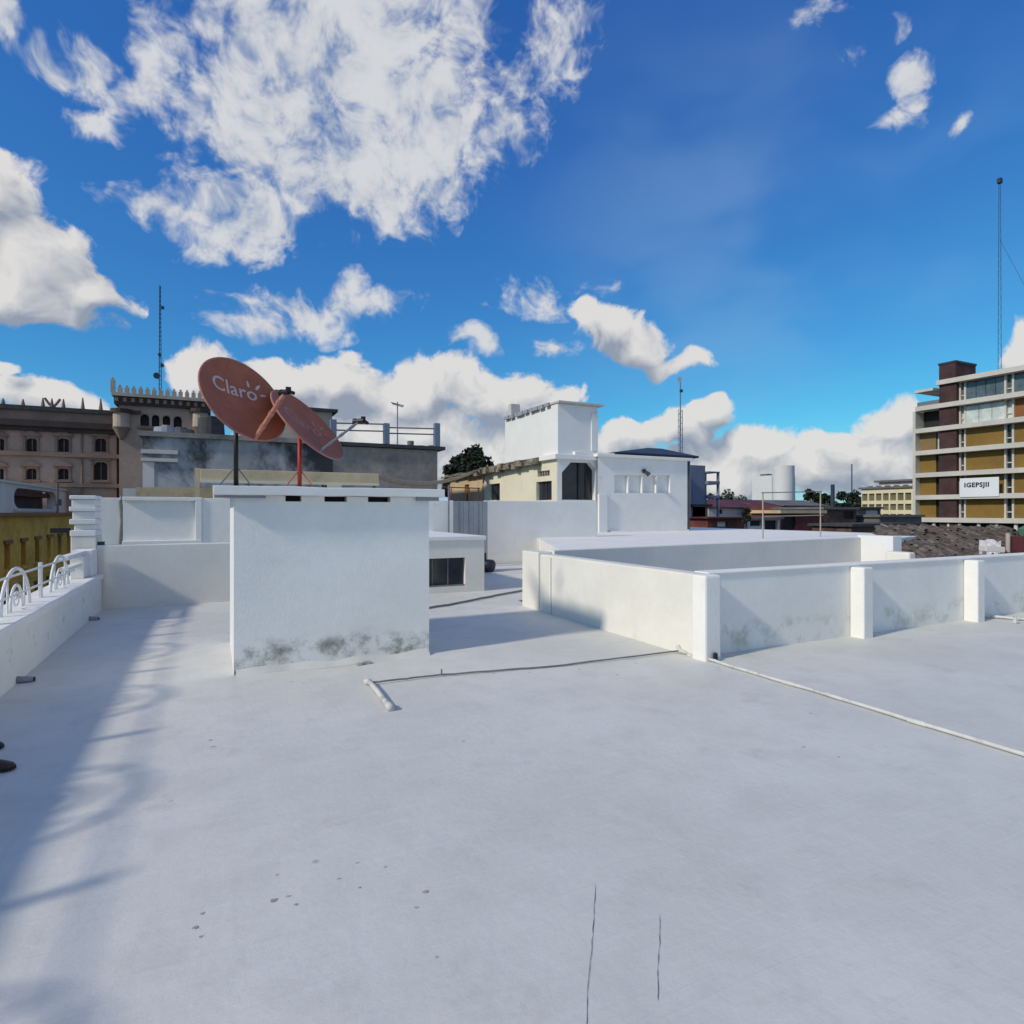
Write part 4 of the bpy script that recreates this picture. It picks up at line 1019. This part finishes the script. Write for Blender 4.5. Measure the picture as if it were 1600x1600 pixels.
# radio mast on the tower
mq = pt(247, 0); p = thing('radio_mast', (mq.x, YT + 3, mt0), 'tall thin radio mast on the palace tower', 'mast')
zt_ = on_y(247, 446, YT + 3).z
legs = [(mq.x + .20 * math.cos(a), YT + 3 + .20 * math.sin(a)) for a in (0, 2.09, 4.19)]
for (x, y) in legs: make('leg', MB().tube([(x, y, mt0), (mq.x + (x - mq.x) * .35, YT + 3 + (y - YT - 3) * .35, zt_)], .042, 5), 'slate', p)
mb = MB()
for k in range(26):
    f0, f1 = k / 26, (k + 1) / 26
    for i in range(3):
        a, b = legs[i], legs[(i + 1) % 3]
        def lp(l, f): s = 1 - .65 * f; return (mq.x + (l[0] - mq.x) * s, YT + 3 + (l[1] - YT - 3) * s, mt0 + (zt_ - mt0) * f)
        mb.tube([lp(a, f0), lp(b, f1)], .018, 4)
make('lattice', mb, 'slate', p)
for (dx, py, r) in ((.35, 481, .22), (0, 555, .22), (.3, 571, .25), (-.35, 588, .42)):
    z = on_y(247, py, YT + 3).z; make('aerial', MB().tube([(mq.x + dx, YT + 2.5, z), (mq.x + dx, YT + 2.8, z)], r, 10), 'slate', p)

# ================================================================== ACROSS THE STREET (far left)
XO = -13.0
p = thing('ochre_building', (XO - 4, 62, GZ), 'dark ochre building with shuttered windows across the street', 'building')
fo = Facade('r', XO); zo = 1.35
yo0, yo1 = 34.0, on_x(117, 800, XO).y
hol = []
for k in range(10):
    y = yo1 - 3.0 - k * 4.0
    hol.append((y - .65, y + .65, -2.4, -.6)); hol.append((y - .75, y + .75, -6.6, -4.2))
mb = MB(); fo.sheet(mb, yo0, yo1, GZ, zo, hol, .35); make('wall', mb, 'ochre', p)
make('body', MB().box(XO - 12, XO - .4, yo0, yo1, GZ, zo - .01).quad((XO, yo0, GZ), (XO - .41, yo0, GZ), (XO - .41, yo0, zo), (XO, yo0, zo)).quad((XO, yo1, GZ), (XO - .41, yo1, GZ), (XO - .41, yo1, zo), (XO, yo1, zo)), 'ochre', p)
for (a, b, c, d) in hol:
    wn = make('window', MB().box(XO - .33, XO - .30, a, b, c, d), 'brown', p)
    make('lintel', MB().box(XO + .001, XO + .14, a - .25, b + .25, d + .02, d + .28), 'orangebrown', wn)
    make('sill', MB().box(XO + .001, XO + .18, a - .2, b + .2, c - .2, c - .02), 'ochre', wn)
make('cornice', MB().box(XO - .2, XO + .45, yo0, yo1, zo + .001, zo + .25), 'orangebrown', p)
make('string_course', MB().box(XO + .001, XO + .22, yo0, yo1, -3.5, -3.2), 'ochre', p)
make('foot_board', MB().box(XO + .001, XO + .10, yo0, yo1, -9.9, -7.2), 'brown', p)  # brown board along the foot of the street wall
p = thing('grey_white_building', (XO - 6, 66, GZ), 'grey white building with a wide rounded dark opening above the ochre one', 'building')
XG = XO - 4.0; fg = Facade('r', XG); zg = on_x(30, 757, XG).z; yg1 = on_x(152, 800, XG).y
oy0, oy1 = on_x(22, 790, XG).y, on_x(88, 790, XG).y; oz0, oz1 = on_x(60, 795, XG).z, on_x(60, 766, XG).z
mb = MB(); fg.sheet(mb, 30, yg1, zo, zg, [(oy0, oy1, oz0, oz1)], .9); make('wall', mb, 'greywhite', p)
make('body', MB().box(XG - 9, XG - 1.6, 30, yg1, zo, zg - .01), 'greywhite', p)
make('dark_interior', MB().box(XG - 1.5, XG - 1.45, oy0 - .5, oy1 + .5, oz0 - .5, oz1 + .5), 'palacedark', p)
for (a, sg) in ((oy0, 1), (oy1, -1)):
    for (z, sz) in ((oz0, 1), (oz1, -1)):
        rr_ = .9; make('rounded_corner', MB().extrude([(XG - .01, a, z)] + [(XG - .01, a + sg * rr_ * (1 - math.sin(t)) * 2, z + sz * rr_ * (1 - math.cos(t))) for t in (0, .4, .8, 1.2, math.pi / 2)], (-.85, 0, 0)), 'greywhite', p)
make('awning_inside', MB().box(XG - 1.3, XG - .6, oy0 + 2, oy1, oz1 - .7, oz1 - .2), 'maroon', p)
make('coping', MB().box(XG - .3, XG + .2, 30, yg1, zg + .001, zg + .2), 'greywhite', p)
make('sill', MB().box(XG - .05, XG + .25, oy0 - .3, oy1 + .3, oz0 - .3, oz0 - .01), 'houseW', p)
x = XG + .5
p = thing('street_pole', (XO - .7, on_x(90, 800, XO - .7).y, zo), 'thin grey pole with a small box in front of the palace', 'pole')
yq = on_x(90, 800, XO - .7).y
make('pole', MB().cyl(XO - .7, yq, zo, on_x(90, 755, XO - .7).z, .09, 8), 'greyroof', p)
make('box', MB().box(XO - .9, XO - .5, yq + .1, yq + .7, on_x(90, 790, XO - .7).z, on_x(90, 780, XO - .7).z), 'greyroof', p)

# ================================================================== AMBER OFFICE BLOCK (right)
XB = 95.0
p = thing('amber_office_block', (XB + 8, 44, GZ), 'six storey office block with white slabs and amber panels on the right', 'office block')
def yb(px): return on_x(px, 800, XB).y
lev = [.5, 3.8, 7.1, 10.4, 13.7, 17.0, 20.35]
yF = yb(1433); yN = 18.0
fB = Facade('u', XB)
y_c1, y_c0 = yb(1471), yb(1498)
make('body', MB().box(XB + 1.4, XB + 15, yN, yF - .3, GZ, lev[5] - .1), 'brickdark', p)
make('upper_body', MB().box(XB + 1.6, XB + 13, yN, y_c1, lev[5] - .09, lev[6] - .1), 'brickdark', p)
make('end_fin', MB().box(XB - .9, XB + 15, yF - .28, yF + .12, -2, lev[5] - .34), 'slabwhite', p)
for i, z in enumerate(lev):
    far = yF + .1 if i < 6 else y_c1 + .6
    make('floor_slab', MB().box(XB - 1.0, XB + 13, yN - .5, far - .4, z - .33, z + .33), 'slabwhite', p)
make('core_tower', MB().box(XB - .55, XB + 5.5, y_c0, y_c1, GZ, lev[6] - .34), 'brickdark', p)
make('core_top', MB().box(XB - .6, XB + 4.5, y_c0 + .1, y_c1, lev[6] + .34, on_x(1480, 570, XB).z), 'brickdark', p)
make('core_cap', MB().box(XB - .7, XB + 4.6, y_c0, y_c1 + .1, on_x(1480, 570, XB).z + .001, on_x(1480, 567, XB).z), 'slate', p)
make('canopy', MB().box(XB - 1.0, XB + 6, y_c1 + .61, yF - .2, on_x(1450, 613, XB).z, on_x(1450, 609, XB).z), 'slabwhite', p)
make('terrace_wall', MB().box(XB - .5, XB - .3, y_c1 + .05, yF - .3, lev[5] + .331, lev[5] + 1.0), 'steel', p)
make('colonnade_shade', MB().box(XB + 1.0, XB + 1.39, yN, yF - .3, -9, .16), 'dark', p)  # black sheet painted in for the shade behind the ground-floor columns
for px in (1462, 1485, 1502, 1532, 1560, 1590): make('column', MB().cyl(XB - .4, yb(px), GZ, .16, .22, 10), 'greywhite', p)
# bays: panels, narrow windows, glazing
def panel(name, a, b, z0, z1, m, n=.25):
    y1, y0 = yb(a), yb(b); return make(name, MB().box(XB + n, XB + 1.39, y0, y1, z0, z1), m, p)
for i in range(6):
    z0, z1 = lev[i] + .331, lev[i + 1] - .331
    # far bay
    if i < 4:
        panel('panel', 1435.5, 1461, z0, z1, 'amberdull' if i in (3,) else 'amber')
        panel('window', 1462, 1469.5, z0, z1, 'glassdark' if i < 3 else 'glasspale', .5)
    elif i == 4: panel('loggia', 1435.5, 1470, z0, z1, 'dark', 1.2)
    bays = [(1508, 1569), (1583, 1650), (1664, 1740)]
    strips = [(1499, 1507), (1570, 1582), (1651, 1663)]
    for (a, b) in bays:
        if i < 4: panel('panel', a, b, z0, z1, 'amber')
        elif i == 4 and a < 1580:
            for k in range(3):
                q = panel('pane', a + (b - a) * k / 3 + .4, a + (b - a) * (k + 1) / 3 - .4, z0 + .15, z1 - .15, 'glasspale', .2)
            panel('window_frame', a, b, z0, z1, 'slabwhite', .45)
        elif i == 4: panel('panel', a, b, z0, z1, 'orangebrown', .4)
        else:
            for k in range(4):
                panel('pane', a + (b - a) * k / 4 + .5, a + (b - a) * (k + 1) / 4 - .5, z0 + .1, z1 - .1, 'glassgrey', .3)
            panel('window_frame', a, b, z0, z1, 'silogrey', .5)
    for (a, b) in strips:
        mm = 'glassdark' if i < 4 else ('glasspale' if i == 4 else 'glassgrey')
        panel('window', a, b, z0, z1, mm, .55)
        make('window_rail', MB().box(XB + .35, XB + .54, yb(b), yb(a), z0 + .75, z0 + .9), 'slabwhite', p)
        for e in (a, b): make('mullion', MB().box(XB + .1, XB + .8, yb(e) - .12, yb(e) + .12, z0, z1), 'slabwhite', p)
# banner with its (blurred) black lettering
b1, b0 = yb(1507), yb(1568)
z0b, z1b = on_x(1538, 776, XB - 1.1).z, on_x(1538, 746, XB - 1.1).z
p = thing('banner', (XB - 1.1, (b0 + b1) / 2, z0b), 'white banner with black lettering hung on the amber office block', 'banner')
make('sheet', MB().box(XB - 1.14, XB - 1.08, b0, b1, z0b, z1b), 'banner', p)
cu = bpy.data.curves.new('txt', 'FONT'); cu.body = 'IGEPSJII'; cu.size = .86; cu.align_x = 'CENTER'; cu.offset = .035; cu.space_character = 1.1; cu.resolution_u = 2
to = bpy.data.objects.new('txt', cu); COL.objects.link(to)
dg = bpy.context.evaluated_depsgraph_get(); tm = bpy.data.meshes.new_from_object(to.evaluated_get(dg)); bpy.data.objects.remove(to)
tm.materials.append(M['ink']); lo = link('lettering', tm, p)
lo.location = (-.06, (b1 - b0) * .06, (z1b - z0b) * .52); lo.rotation_euler = (R(90), 0, R(-90))
# guyed mast
p = thing('radio_mast', (XB + 6, yb(1565) + 2, lev[6]), 'very tall thin guyed mast on the amber office block', 'mast')
mx = XB + 3; q = on_x(1562, 0, mx); my = q.y; z0 = lev[6] + .33; z1 = on_x(1562, 284, mx).z
for dy in (-.2, .2): make('leg', MB().tube([(mx, my + dy, z0), (mx, my + dy * .5, z1)], .034, 5), 'slate', p)
mb = MB()
for k in range(40):
    f0, f1 = k / 40, (k + 1) / 40; sgn = 1 if k % 2 else -1
    mb.tube([(mx, my + sgn * .2 * (1 - .5 * f0), z0 + (z1 - z0) * f0), (mx, my - sgn * .2 * (1 - .5 * f1), z0 + (z1 - z0) * f1)], .013, 4)
make('lattice', mb, 'slate', p)
make('beacon', MB().box(mx - .3, mx + .3, my - .22, my + .22, z1 - .2, z1 + .45), 'slate', p)
make('guy_wire', MB().tube([(mx, my, z1 - 8), (mx - 2, my - 8, z0)], .02, 4), 'slate', p)

# yellow cream block behind
XC = 115.0
p = thing('yellow_cream_block', (XC + 5, 75, GZ), 'yellow cream block with rows of dark windows beside the amber one', 'building')
def yc_(px): return on_x(px, 800, XC).y
ye1, ye0 = yc_(1346), yc_(1450)
zrf = on_x(1390, 763, XC).z
fc = Facade('u', XC); hol = []
rows = [(782, 770.5), (797, 787.5), (812, 803)]
for (bt, t) in rows:
    zz0, zz1 = on_x(1390, bt, XC).z, on_x(1390, t, XC).z
    for k in range(9):
        a = ye0 + (ye1 - ye0) * (k + .10) / 9; b = ye0 + (ye1 - ye0) * (k + .90) / 9
        hol.append((a, b, zz0, zz1))
mb = MB(); fc.sheet(mb, ye0, ye1, GZ, zrf, hol, .5); make('wall', mb, 'creamfar', p)
make('body', MB().box(XC + .55, XC + 14, ye0, ye1, GZ, zrf - .01).quad((XC, ye1, GZ), (XC + .56, ye1, GZ), (XC + .56, ye1, zrf), (XC, ye1, zrf)), 'creamfar', p)
for (a, b, c, d) in hol: make('window', MB().box(XC + .40, XC + .44, a, b, c, d), 'olivedark', p)
make('roof_edge', MB().box(XC - .4, XC + 14, ye0, ye1 + .4, zrf + .001, zrf + .35), 'greyroof', p)
yp1 = yc_(1371)
make('penthouse', MB().box(XC + .5, XC + 10, ye0, yp1, zrf + .351, on_x(1390, 753, XC).z), 'houseW', p)
make('penthouse_roof', MB().box(XC - .2, XC + 10.4, ye0, yp1 + .6, on_x(1390, 753, XC).z + .001, on_x(1390, 750, XC).z), 'greyroof', p)
for k in range(6):
    yk = ye0 + 2 + k * 1.7
    make('penthouse_window', MB().box(XC + .42, XC + .499, yk, yk + 1.0, zrf + .4, on_x(1390, 758, XC).z), 'olivedark', p)

# white silo building
p = thing('white_silo_building', (190, 150, GZ), 'white windowless block with a round silo on the skyline', 'silo')
YS = 110.0
def sx(px): return on_y(px, 800, YS).x
zS = on_y(1190, 742, YS).z; zS2 = on_y(1236, 743, YS).z
d2 = on_x(1175, 800, sx(1206)).y
make('block', MB().box(sx(1206), sx(1228), YS, min(d2, YS + 24), GZ, zS), 'silo', p)
make('grey_block', MB().box(sx(1227) + .01, sx(1245), YS + .5, YS + 5, GZ, zS2), 'silogrey', p)
cx = (sx(1206) + sx(1228)) / 2
make('silo_drum', MB().cyl(cx - .2, YS - 1.6, GZ, on_y(1216, 729, YS).z, (sx(1228) - sx(1206)) / 2, 28), 'silo', p, smooth=False)
make('roof_plant', MB().box(sx(1206) + .4, sx(1206) + 2.4, YS + 2, YS + 4, zS + .001, zS + .5), 'greyroof', p)

# poles on the skyline
for (px, t, d, r, lb) in ((1301, 757, 120, .45, 'dark chimney pole on the skyline'), (1331, 725, 150, .16, 'tall hairline mast on the skyline')):
    q = at_d(px, t, d); tag(make('skyline_pole', MB().cyl(q.x, q.y, GZ, q.z, r, 10, r2=r * .8).cyl(q.x, q.y, GZ, GZ + 3, r * 1.6, 10), 'slate', base=(q.x, q.y, GZ)), lb, 'pole')

# ================================================================== ROOFS IN THE MIDDLE DISTANCE
def house(px0, px1, pyt, Y, m, label, roofm=None, roof=.25, depth=8.0, wins=(), name='low_house', winm='dark', gable=0, over=.3, group=None):
    x0, x1 = on_y(px0, 800, Y).x, on_y(px1, 800, Y).x; z1 = on_y((px0 + px1) / 2, pyt, Y).z
    o = thing(name, ((x0 + x1) / 2, Y + depth / 2, GZ), label, 'house', group)
    f = Facade('v', Y); hs = []
    for (a, b, t, bt) in wins: hs.append((on_y(a, 0, Y).x, on_y(b, 0, Y).x, on_y(a, bt, Y).z, on_y(a, t, Y).z))
    mb = MB(); f.sheet(mb, x0, x1, GZ, z1, hs, .3); make('wall', mb, m, o)
    make('body', MB().box(x0, x1, Y + .35, Y + depth, GZ, z1 - .005).quad((x0, Y, GZ), (x0, Y + .36, GZ), (x0, Y + .36, z1), (x0, Y, z1)), m, o)
    for h in hs: make('window', MB().box(h[0], h[1], Y + .25, Y + .28, h[2], h[3]), winm, o)
    if roofm:
        if gable:
            n_ = max(5, int((x1 - x0) / 1.2)); wdt = (x1 - x0 + 2 * over) / n_
            for i in range(n_):
                a = x0 - over + wdt * i; b = a + wdt - .05
                make('roof_sheet', MB().extrude([(a, Y - over, z1), (b, Y - over, z1), (b, Y - over, z1 + .12), (a, Y - over, z1 + .12)], (0, depth * .6, gable)), roofm, o)
        else:
            make('roof', MB().box(x0 - over, x1 + over, Y - over, Y + depth + over, z1 + .001, z1 + roof), roofm, o)
    return o
house(1107, 1236, 794, 66, 'houseW', 'long white house under a maroon tin roof', 'maroon', gable=1.25, depth=9, wins=((1124, 1129, 796, 803), (1177, 1186, 799, 803), (1192, 1207, 799, 804)))
house(1082, 1106, 792, 44, 'salmon', 'small salmon walled house with a dark flat roof', 'capdark', depth=5)
house(1106, 1163, 810, 38, 'redbrown', 'red brown low roof building with a pale patch', 'maroon', .12, depth=6, wins=((1121, 1137, 815, 823),), winm='houseW')
house(1168, 1218, 811, 42, 'houseW', 'low white house with two dark openings', 'greyroof', .15, depth=4, wins=((1172, 1190, 813, 822), (1195, 1215, 813, 829)))
house(1219, 1286, 802, 48, 'maroon', 'dark maroon shed with a pale eaves strip', 'beige', .35, depth=4, wins=((1221, 1243, 808, 829),))
house(1224, 1290, 791, 58, 'redbrown', 'brown red roof behind the maroon shed', 'greyroof', gable=.8, depth=7)
house(1286, 1338, 796, 50, 'brown', 'brown house with a dark upper window', 'greyroof', .3, depth=7, wins=((1318, 1334, 799, 811),))
house(1338, 1376, 795, 56, 'greyroof', 'grey house with a pale wall panel', 'capdark', .25, depth=7, wins=((1353, 1374, 797, 815),), winm='houseW')
house(1374, 1440, 808, 48, 'greyroof', 'long grey flat roof in front of the amber block', 'greyroof', .3, depth=6)
house(1330, 1440, 822, 36, 'brown', 'dark low wall building in front of the grey roofs', 'capdark', .25, depth=4)
house(1296, 1345, 788, 150, 'bluegrey', 'far blue grey house under the skyline trees', 'greyroof', .5, depth=12)
house(1240, 1298, 786, 170, 'silogrey', 'far grey house right of the silo', 'greyroof', .6, depth=12)
house(1118, 1180, 783, 160, 'bluegrey', 'far blue grey house behind the long white house', 'greyroof', .6, depth=12)
house(-60, 150, 790, 120, 'greyroof', 'far grey house behind the ochre building', 'capdark', .5, depth=12)
# more of the city behind, filling the skyline to the right of the amber block and between houses
rc = random.Random(12)
combos = [(w_, r_) for w_ in (('houseW', 'white'), ('greyroof', 'grey'), ('salmon', 'salmon'), ('bluegrey', 'blue grey'), ('beige', 'beige')) for r_ in (('greyroof', 'grey'), ('maroon', 'maroon'), ('slate', 'dark blue'))]
rc.shuffle(combos)
for i, (w_, r_) in enumerate(combos):
    px = 1092 + i * 17.5 + rc.uniform(-6, 6); Y = rc.uniform(150, 300)
    house(px - rc.uniform(8, 14), px + rc.uniform(8, 16), rc.uniform(789, 796), Y, w_[0], 'far %s house with a %s roof on the skyline' % (w_[1], r_[1]), r_[0], .8, depth=12, name='skyline_house', group='far houses on the skyline')
b = at_d(1166, 796, 40); tree('dark_shrub', (b.x, b.y, NR - 2), b.z - NR + 2, .38, .75, 900, .09, 'leaf', 'dark upright shrub before the white houses', 41, cat='shrub', trunk_r=.06)

# blue grey house with the dark hipped roof, antenna above
YD = 44.0
p = thing('blue_grey_house', (on_y(1090, 0, YD).x, YD + 4, GZ), 'blue grey house with stacked dark balconies right of the annexe', 'house')
x0, x1, x2 = on_y(1076, 0, YD).x, on_y(1102, 0, YD).x, on_y(1120, 0, YD).x
zt1, zt2 = on_y(1090, 727, YD).z, on_y(1110, 737, YD).z
make('wall', MB().box(x0 - 3, x1, YD, YD + 9, GZ, zt1), 'bluegrey', p)
for (t, bt) in ((737, 739), (752, 757), (774, 778)):
    make('balcony_slab', MB().box(x1 + .001, x2, YD - .4, YD + 6, on_y(1110, bt, YD).z, on_y(1110, t, YD).z), 'bluegrey', p)
make('balcony_back', MB().box(x1 + .001, x2 - .15, YD + 1.2, YD + 6, GZ, zt2 - .11), 'glassdark', p)
make('balcony_post', MB().box(x2 - .14, x2 - .001, YD - .35, YD - .1, GZ, zt2 - .12), 'silogrey', p)
YE = 40.0
p = thing('hipped_roof_house', (on_y(1020, 0, YE).x, YE + 3, GZ), 'house with a dark low hipped roof showing above the annexe', 'house')
hx0, hx1 = on_y(962, 0, YE).x, on_y(1092, 0, YE).x; ze = on_y(1020, 712, YE).z; zk = on_y(1020, 698, YE).z
make('wall', MB().box(hx0 + .5, hx1 - .6, YE + .4, YE + 6, GZ, ze), 'houseW', p)
a = [(hx0, YE, ze), (hx1, YE, ze), (hx1, YE + 7, ze), (hx0, YE + 7, ze)]
kx = on_y(1012, 0, YE + 3.5).x; kx2 = kx + 1.6
rf = MB(); rf.v = [(x, y, z + .001) for x, y, z in a] + [(x, y, z + .16) for x, y, z in a] + [(kx, YE + 3.5, zk + .35), (kx2, YE + 3.5, zk + .35)]
rf.f = [(0, 3, 2, 1), (0, 1, 5, 4), (1, 2, 6, 5), (2, 3, 7, 6), (3, 0, 4, 7), (4, 5, 9, 8), (5, 6, 9), (6, 7, 8, 9), (7, 4, 8)]
make('roof', rf, 'slate', p)
make('window', MB().box(on_y(1028, 0, YE).x, on_y(1064, 0, YE).x, YE + .3, YE + .399, ze - .45, ze - .05), 'dark', p)
make('window', MB().box(on_y(990, 0, YE).x, on_y(1004, 0, YE).x, YE + .3, YE + .399, ze - .40, ze - .08), 'dark', p)
q = on_y(1063, 0, 46)
p = thing('antenna_mast', (q.x, 46, ze), 'slender antenna mast with a pale dish above the hipped roof', 'mast')
make('mast', MB().cyl(q.x, 46, ze - 1, on_y(1063, 592, 46).z, .10, 6, r2=.05), 'bluegrey', p)
for k in range(9):
    z0 = ze + (on_y(1063, 640, 46).z - ze) * k / 9; z1 = ze + (on_y(1063, 640, 46).z - ze) * (k + 1) / 9
    make('brace', MB().tube([(q.x - .28, 46, z0), (q.x + .28, 46, z1)], .02, 4), 'silogrey', p)
for s in (-.3, .3): make('leg', MB().tube([(q.x + s, 46, ze - .5), (q.x + s * .8, 46, on_y(1063, 640, 46).z)], .035, 5), 'silogrey', p)
zz = on_y(1057, 594, 46)
make('small_dish', MB().tube([(zz.x, 45.7, zz.z), (zz.x, 45.55, zz.z)], .12, 14, r2=.27), 'silo', p)
make('aerial', MB().box(q.x - .14, q.x + .14, 45.8, 45.95, on_y(1063, 613, 46).z, on_y(1063, 609, 46).z), 'slate', p)

# ================================================================== CLAY TILE ROOF (right, behind the low wall)
e0 = at_d(1372, 882, 17.5); e1 = at_d(1590, 884, 17.5)
t0 = at_d(1385, 826, 24.0); t1 = at_d(1590, 828, 24.0)
p = thing('clay_tile_roof', (e0.x + 2, e0.y, GZ), 'rough brown clay tile roof behind the low white wall', 'roof')
nc, nr = 21, 13
me_t = []
def tile_mesh(w, l, h):
    mb = MB(); K = 5
    for (yy, s) in ((0, 1.0), (l, .82)):
        for j in range(K + 1):
            a = math.pi * j / K; mb.v.append((w * s * math.cos(a), yy, h * s * math.sin(a)))
    for j in range(K): mb.f.append((j, j + 1, K + 1 + j + 1, K + 1 + j))
    return mb
vx = (e1 - e0); vy = (t0 - e0)
wt_ = vx.length / nc; lt_ = vy.length / nr
ux = vx.normalized(); uy = vy.normalized(); uz = ux.cross(uy).normalized(); uy2 = uz.cross(ux).normalized()
tm_ = []
for k in range(3):
    mb = tile_mesh(wt_ * (.44 + .03 * k), lt_ * 1.18, wt_ * .38)
    me = bpy.data.meshes.new('tile'); me.from_pydata(mb.v, [], mb.f); me.materials.append(M['tile' if k < 2 else 'tile2']); me.polygons.foreach_set('use_smooth', [True] * len(me.polygons)); tm_.append(me)
rt = random.Random(4); rot = Matrix((ux, uy2, uz)).transposed().to_4x4()
for i in range(nc):
    for j in range(nr):
        if rt.random() < .03: continue
        pos = e0 + vx * ((i + .5) / nc) + (t0 - e0).lerp(t1 - e1, i / nc) * (j / nr) + uz * (.03 + .02 * (j % 2))
        o = link('tile', rt.choice(tm_), p)
        jit = Matrix.Rotation(R(rt.gauss(0, 7)), 4, 'Z') @ Matrix.Rotation(R(rt.gauss(4, 3)), 4, 'X') @ Matrix.Rotation(R(rt.gauss(0, 5)), 4, 'Y')
        o.matrix_local = Matrix.Translation(pos + uz * rt.uniform(-.02, .04) - Vector(p.location)) @ rot @ jit
make('roof_bed', MB().extrude([e0 - uz * .02, e1 - uz * .02, t1 - uz * .02, t0 - uz * .02], (0, 0, -.15)), 'brown', p)
make('wall_below', MB().prism([(e0.x, e0.y + .1), (e1.x, e1.y + .1), (t1.x, t1.y), (t0.x, t0.y)], GZ, e0.z - .3), 'brown', p)
c = at_d(1541, 858, 18.6)
p = thing('roof_litter', (c.x, c.y, c.z - .2), 'pale crumpled plastic sheet lying on the tile roof', 'plastic sheet')
mb = MB(); nn_ = 9
for i in range(nn_):
    for j in range(nn_):
        q = at_d(1530 + 34 * i / (nn_ - 1), 866 - 22 * j / (nn_ - 1), 17.3 + 1.4 * j / (nn_ - 1)); q.z += .10 * noise.noise(Vector((i * .7, j * .7, 2))) + .06 * noise.noise(Vector((i * 1.9, j * 1.7, 5)))
        mb.v.append(tuple(q))
for i in range(nn_ - 1):
    for j in range(nn_ - 1): mb.f.append((i * nn_ + j, (i + 1) * nn_ + j, (i + 1) * nn_ + j + 1, i * nn_ + j + 1))
make('sheet', mb, 'greywhite', p)
a, b = at_d(1541, 856, 16.6), at_d(1571, 858, 16.6)
p = thing('metal_trough', (a.x, a.y, a.z - .3), 'pale metal trough at the edge of the tile roof', 'trough')
make('trough', MB().extrude([(a.x, a.y, a.z - .10), (a.x, a.y, a.z + .06), (a.x + .12, a.y + .25, a.z + .06), (a.x + .12, a.y + .25, a.z - .10)], tuple(b - a)), 'houseW', p, bevel=.02)
make('bracket', MB().box(a.x, a.x + .05, a.y + .02, a.y + .1, a.z - .9, a.z - .101).box(b.x - .05, b.x, b.y + .02, b.y + .1, b.z - .9, b.z - .101), 'steel', p)
p = thing('red_shed', (at_d(1590, 850, 24).x, at_d(1590, 850, 24).y, GZ), 'dark red shed wall at the right edge behind the low wall', 'shed')
a, b = at_d(1577, 838, 19), at_d(1700, 838, 19)
make('wall', MB().extrude([(a.x, a.y, GZ), (b.x, b.y, GZ), (b.x, b.y, a.z), (a.x, a.y, a.z)], (3.0, 0.0, 0)), 'maroon', p)
make('post', MB().cyl(a.x - .08, a.y, GZ, a.z + .1, .06, 8), 'palacelite', p)
a, b = at_d(1590, 828, 24), at_d(1640, 828, 24)
p = thing('green_awning', (a.x, a.y, a.z), 'small green awning just above the red shed', 'awning')
make('cloth', MB().extrude([(a.x, a.y, a.z - .25), (b.x, b.y, a.z - .25), (b.x, b.y, a.z), (a.x, a.y, a.z + .05)], (.8, 0, .2)), 'green', p)
make('support', MB().cyl(a.x + .1, a.y + .2, GZ, a.z - .2, .04, 6), 'steel', p)

# ------------------------------------------------------------------ render settings
scn.render.engine = 'CYCLES'
scn.cycles.max_bounces = 6; scn.cycles.diffuse_bounces = 3
scn.render.resolution_x = 1024; scn.render.resolution_y = 1024
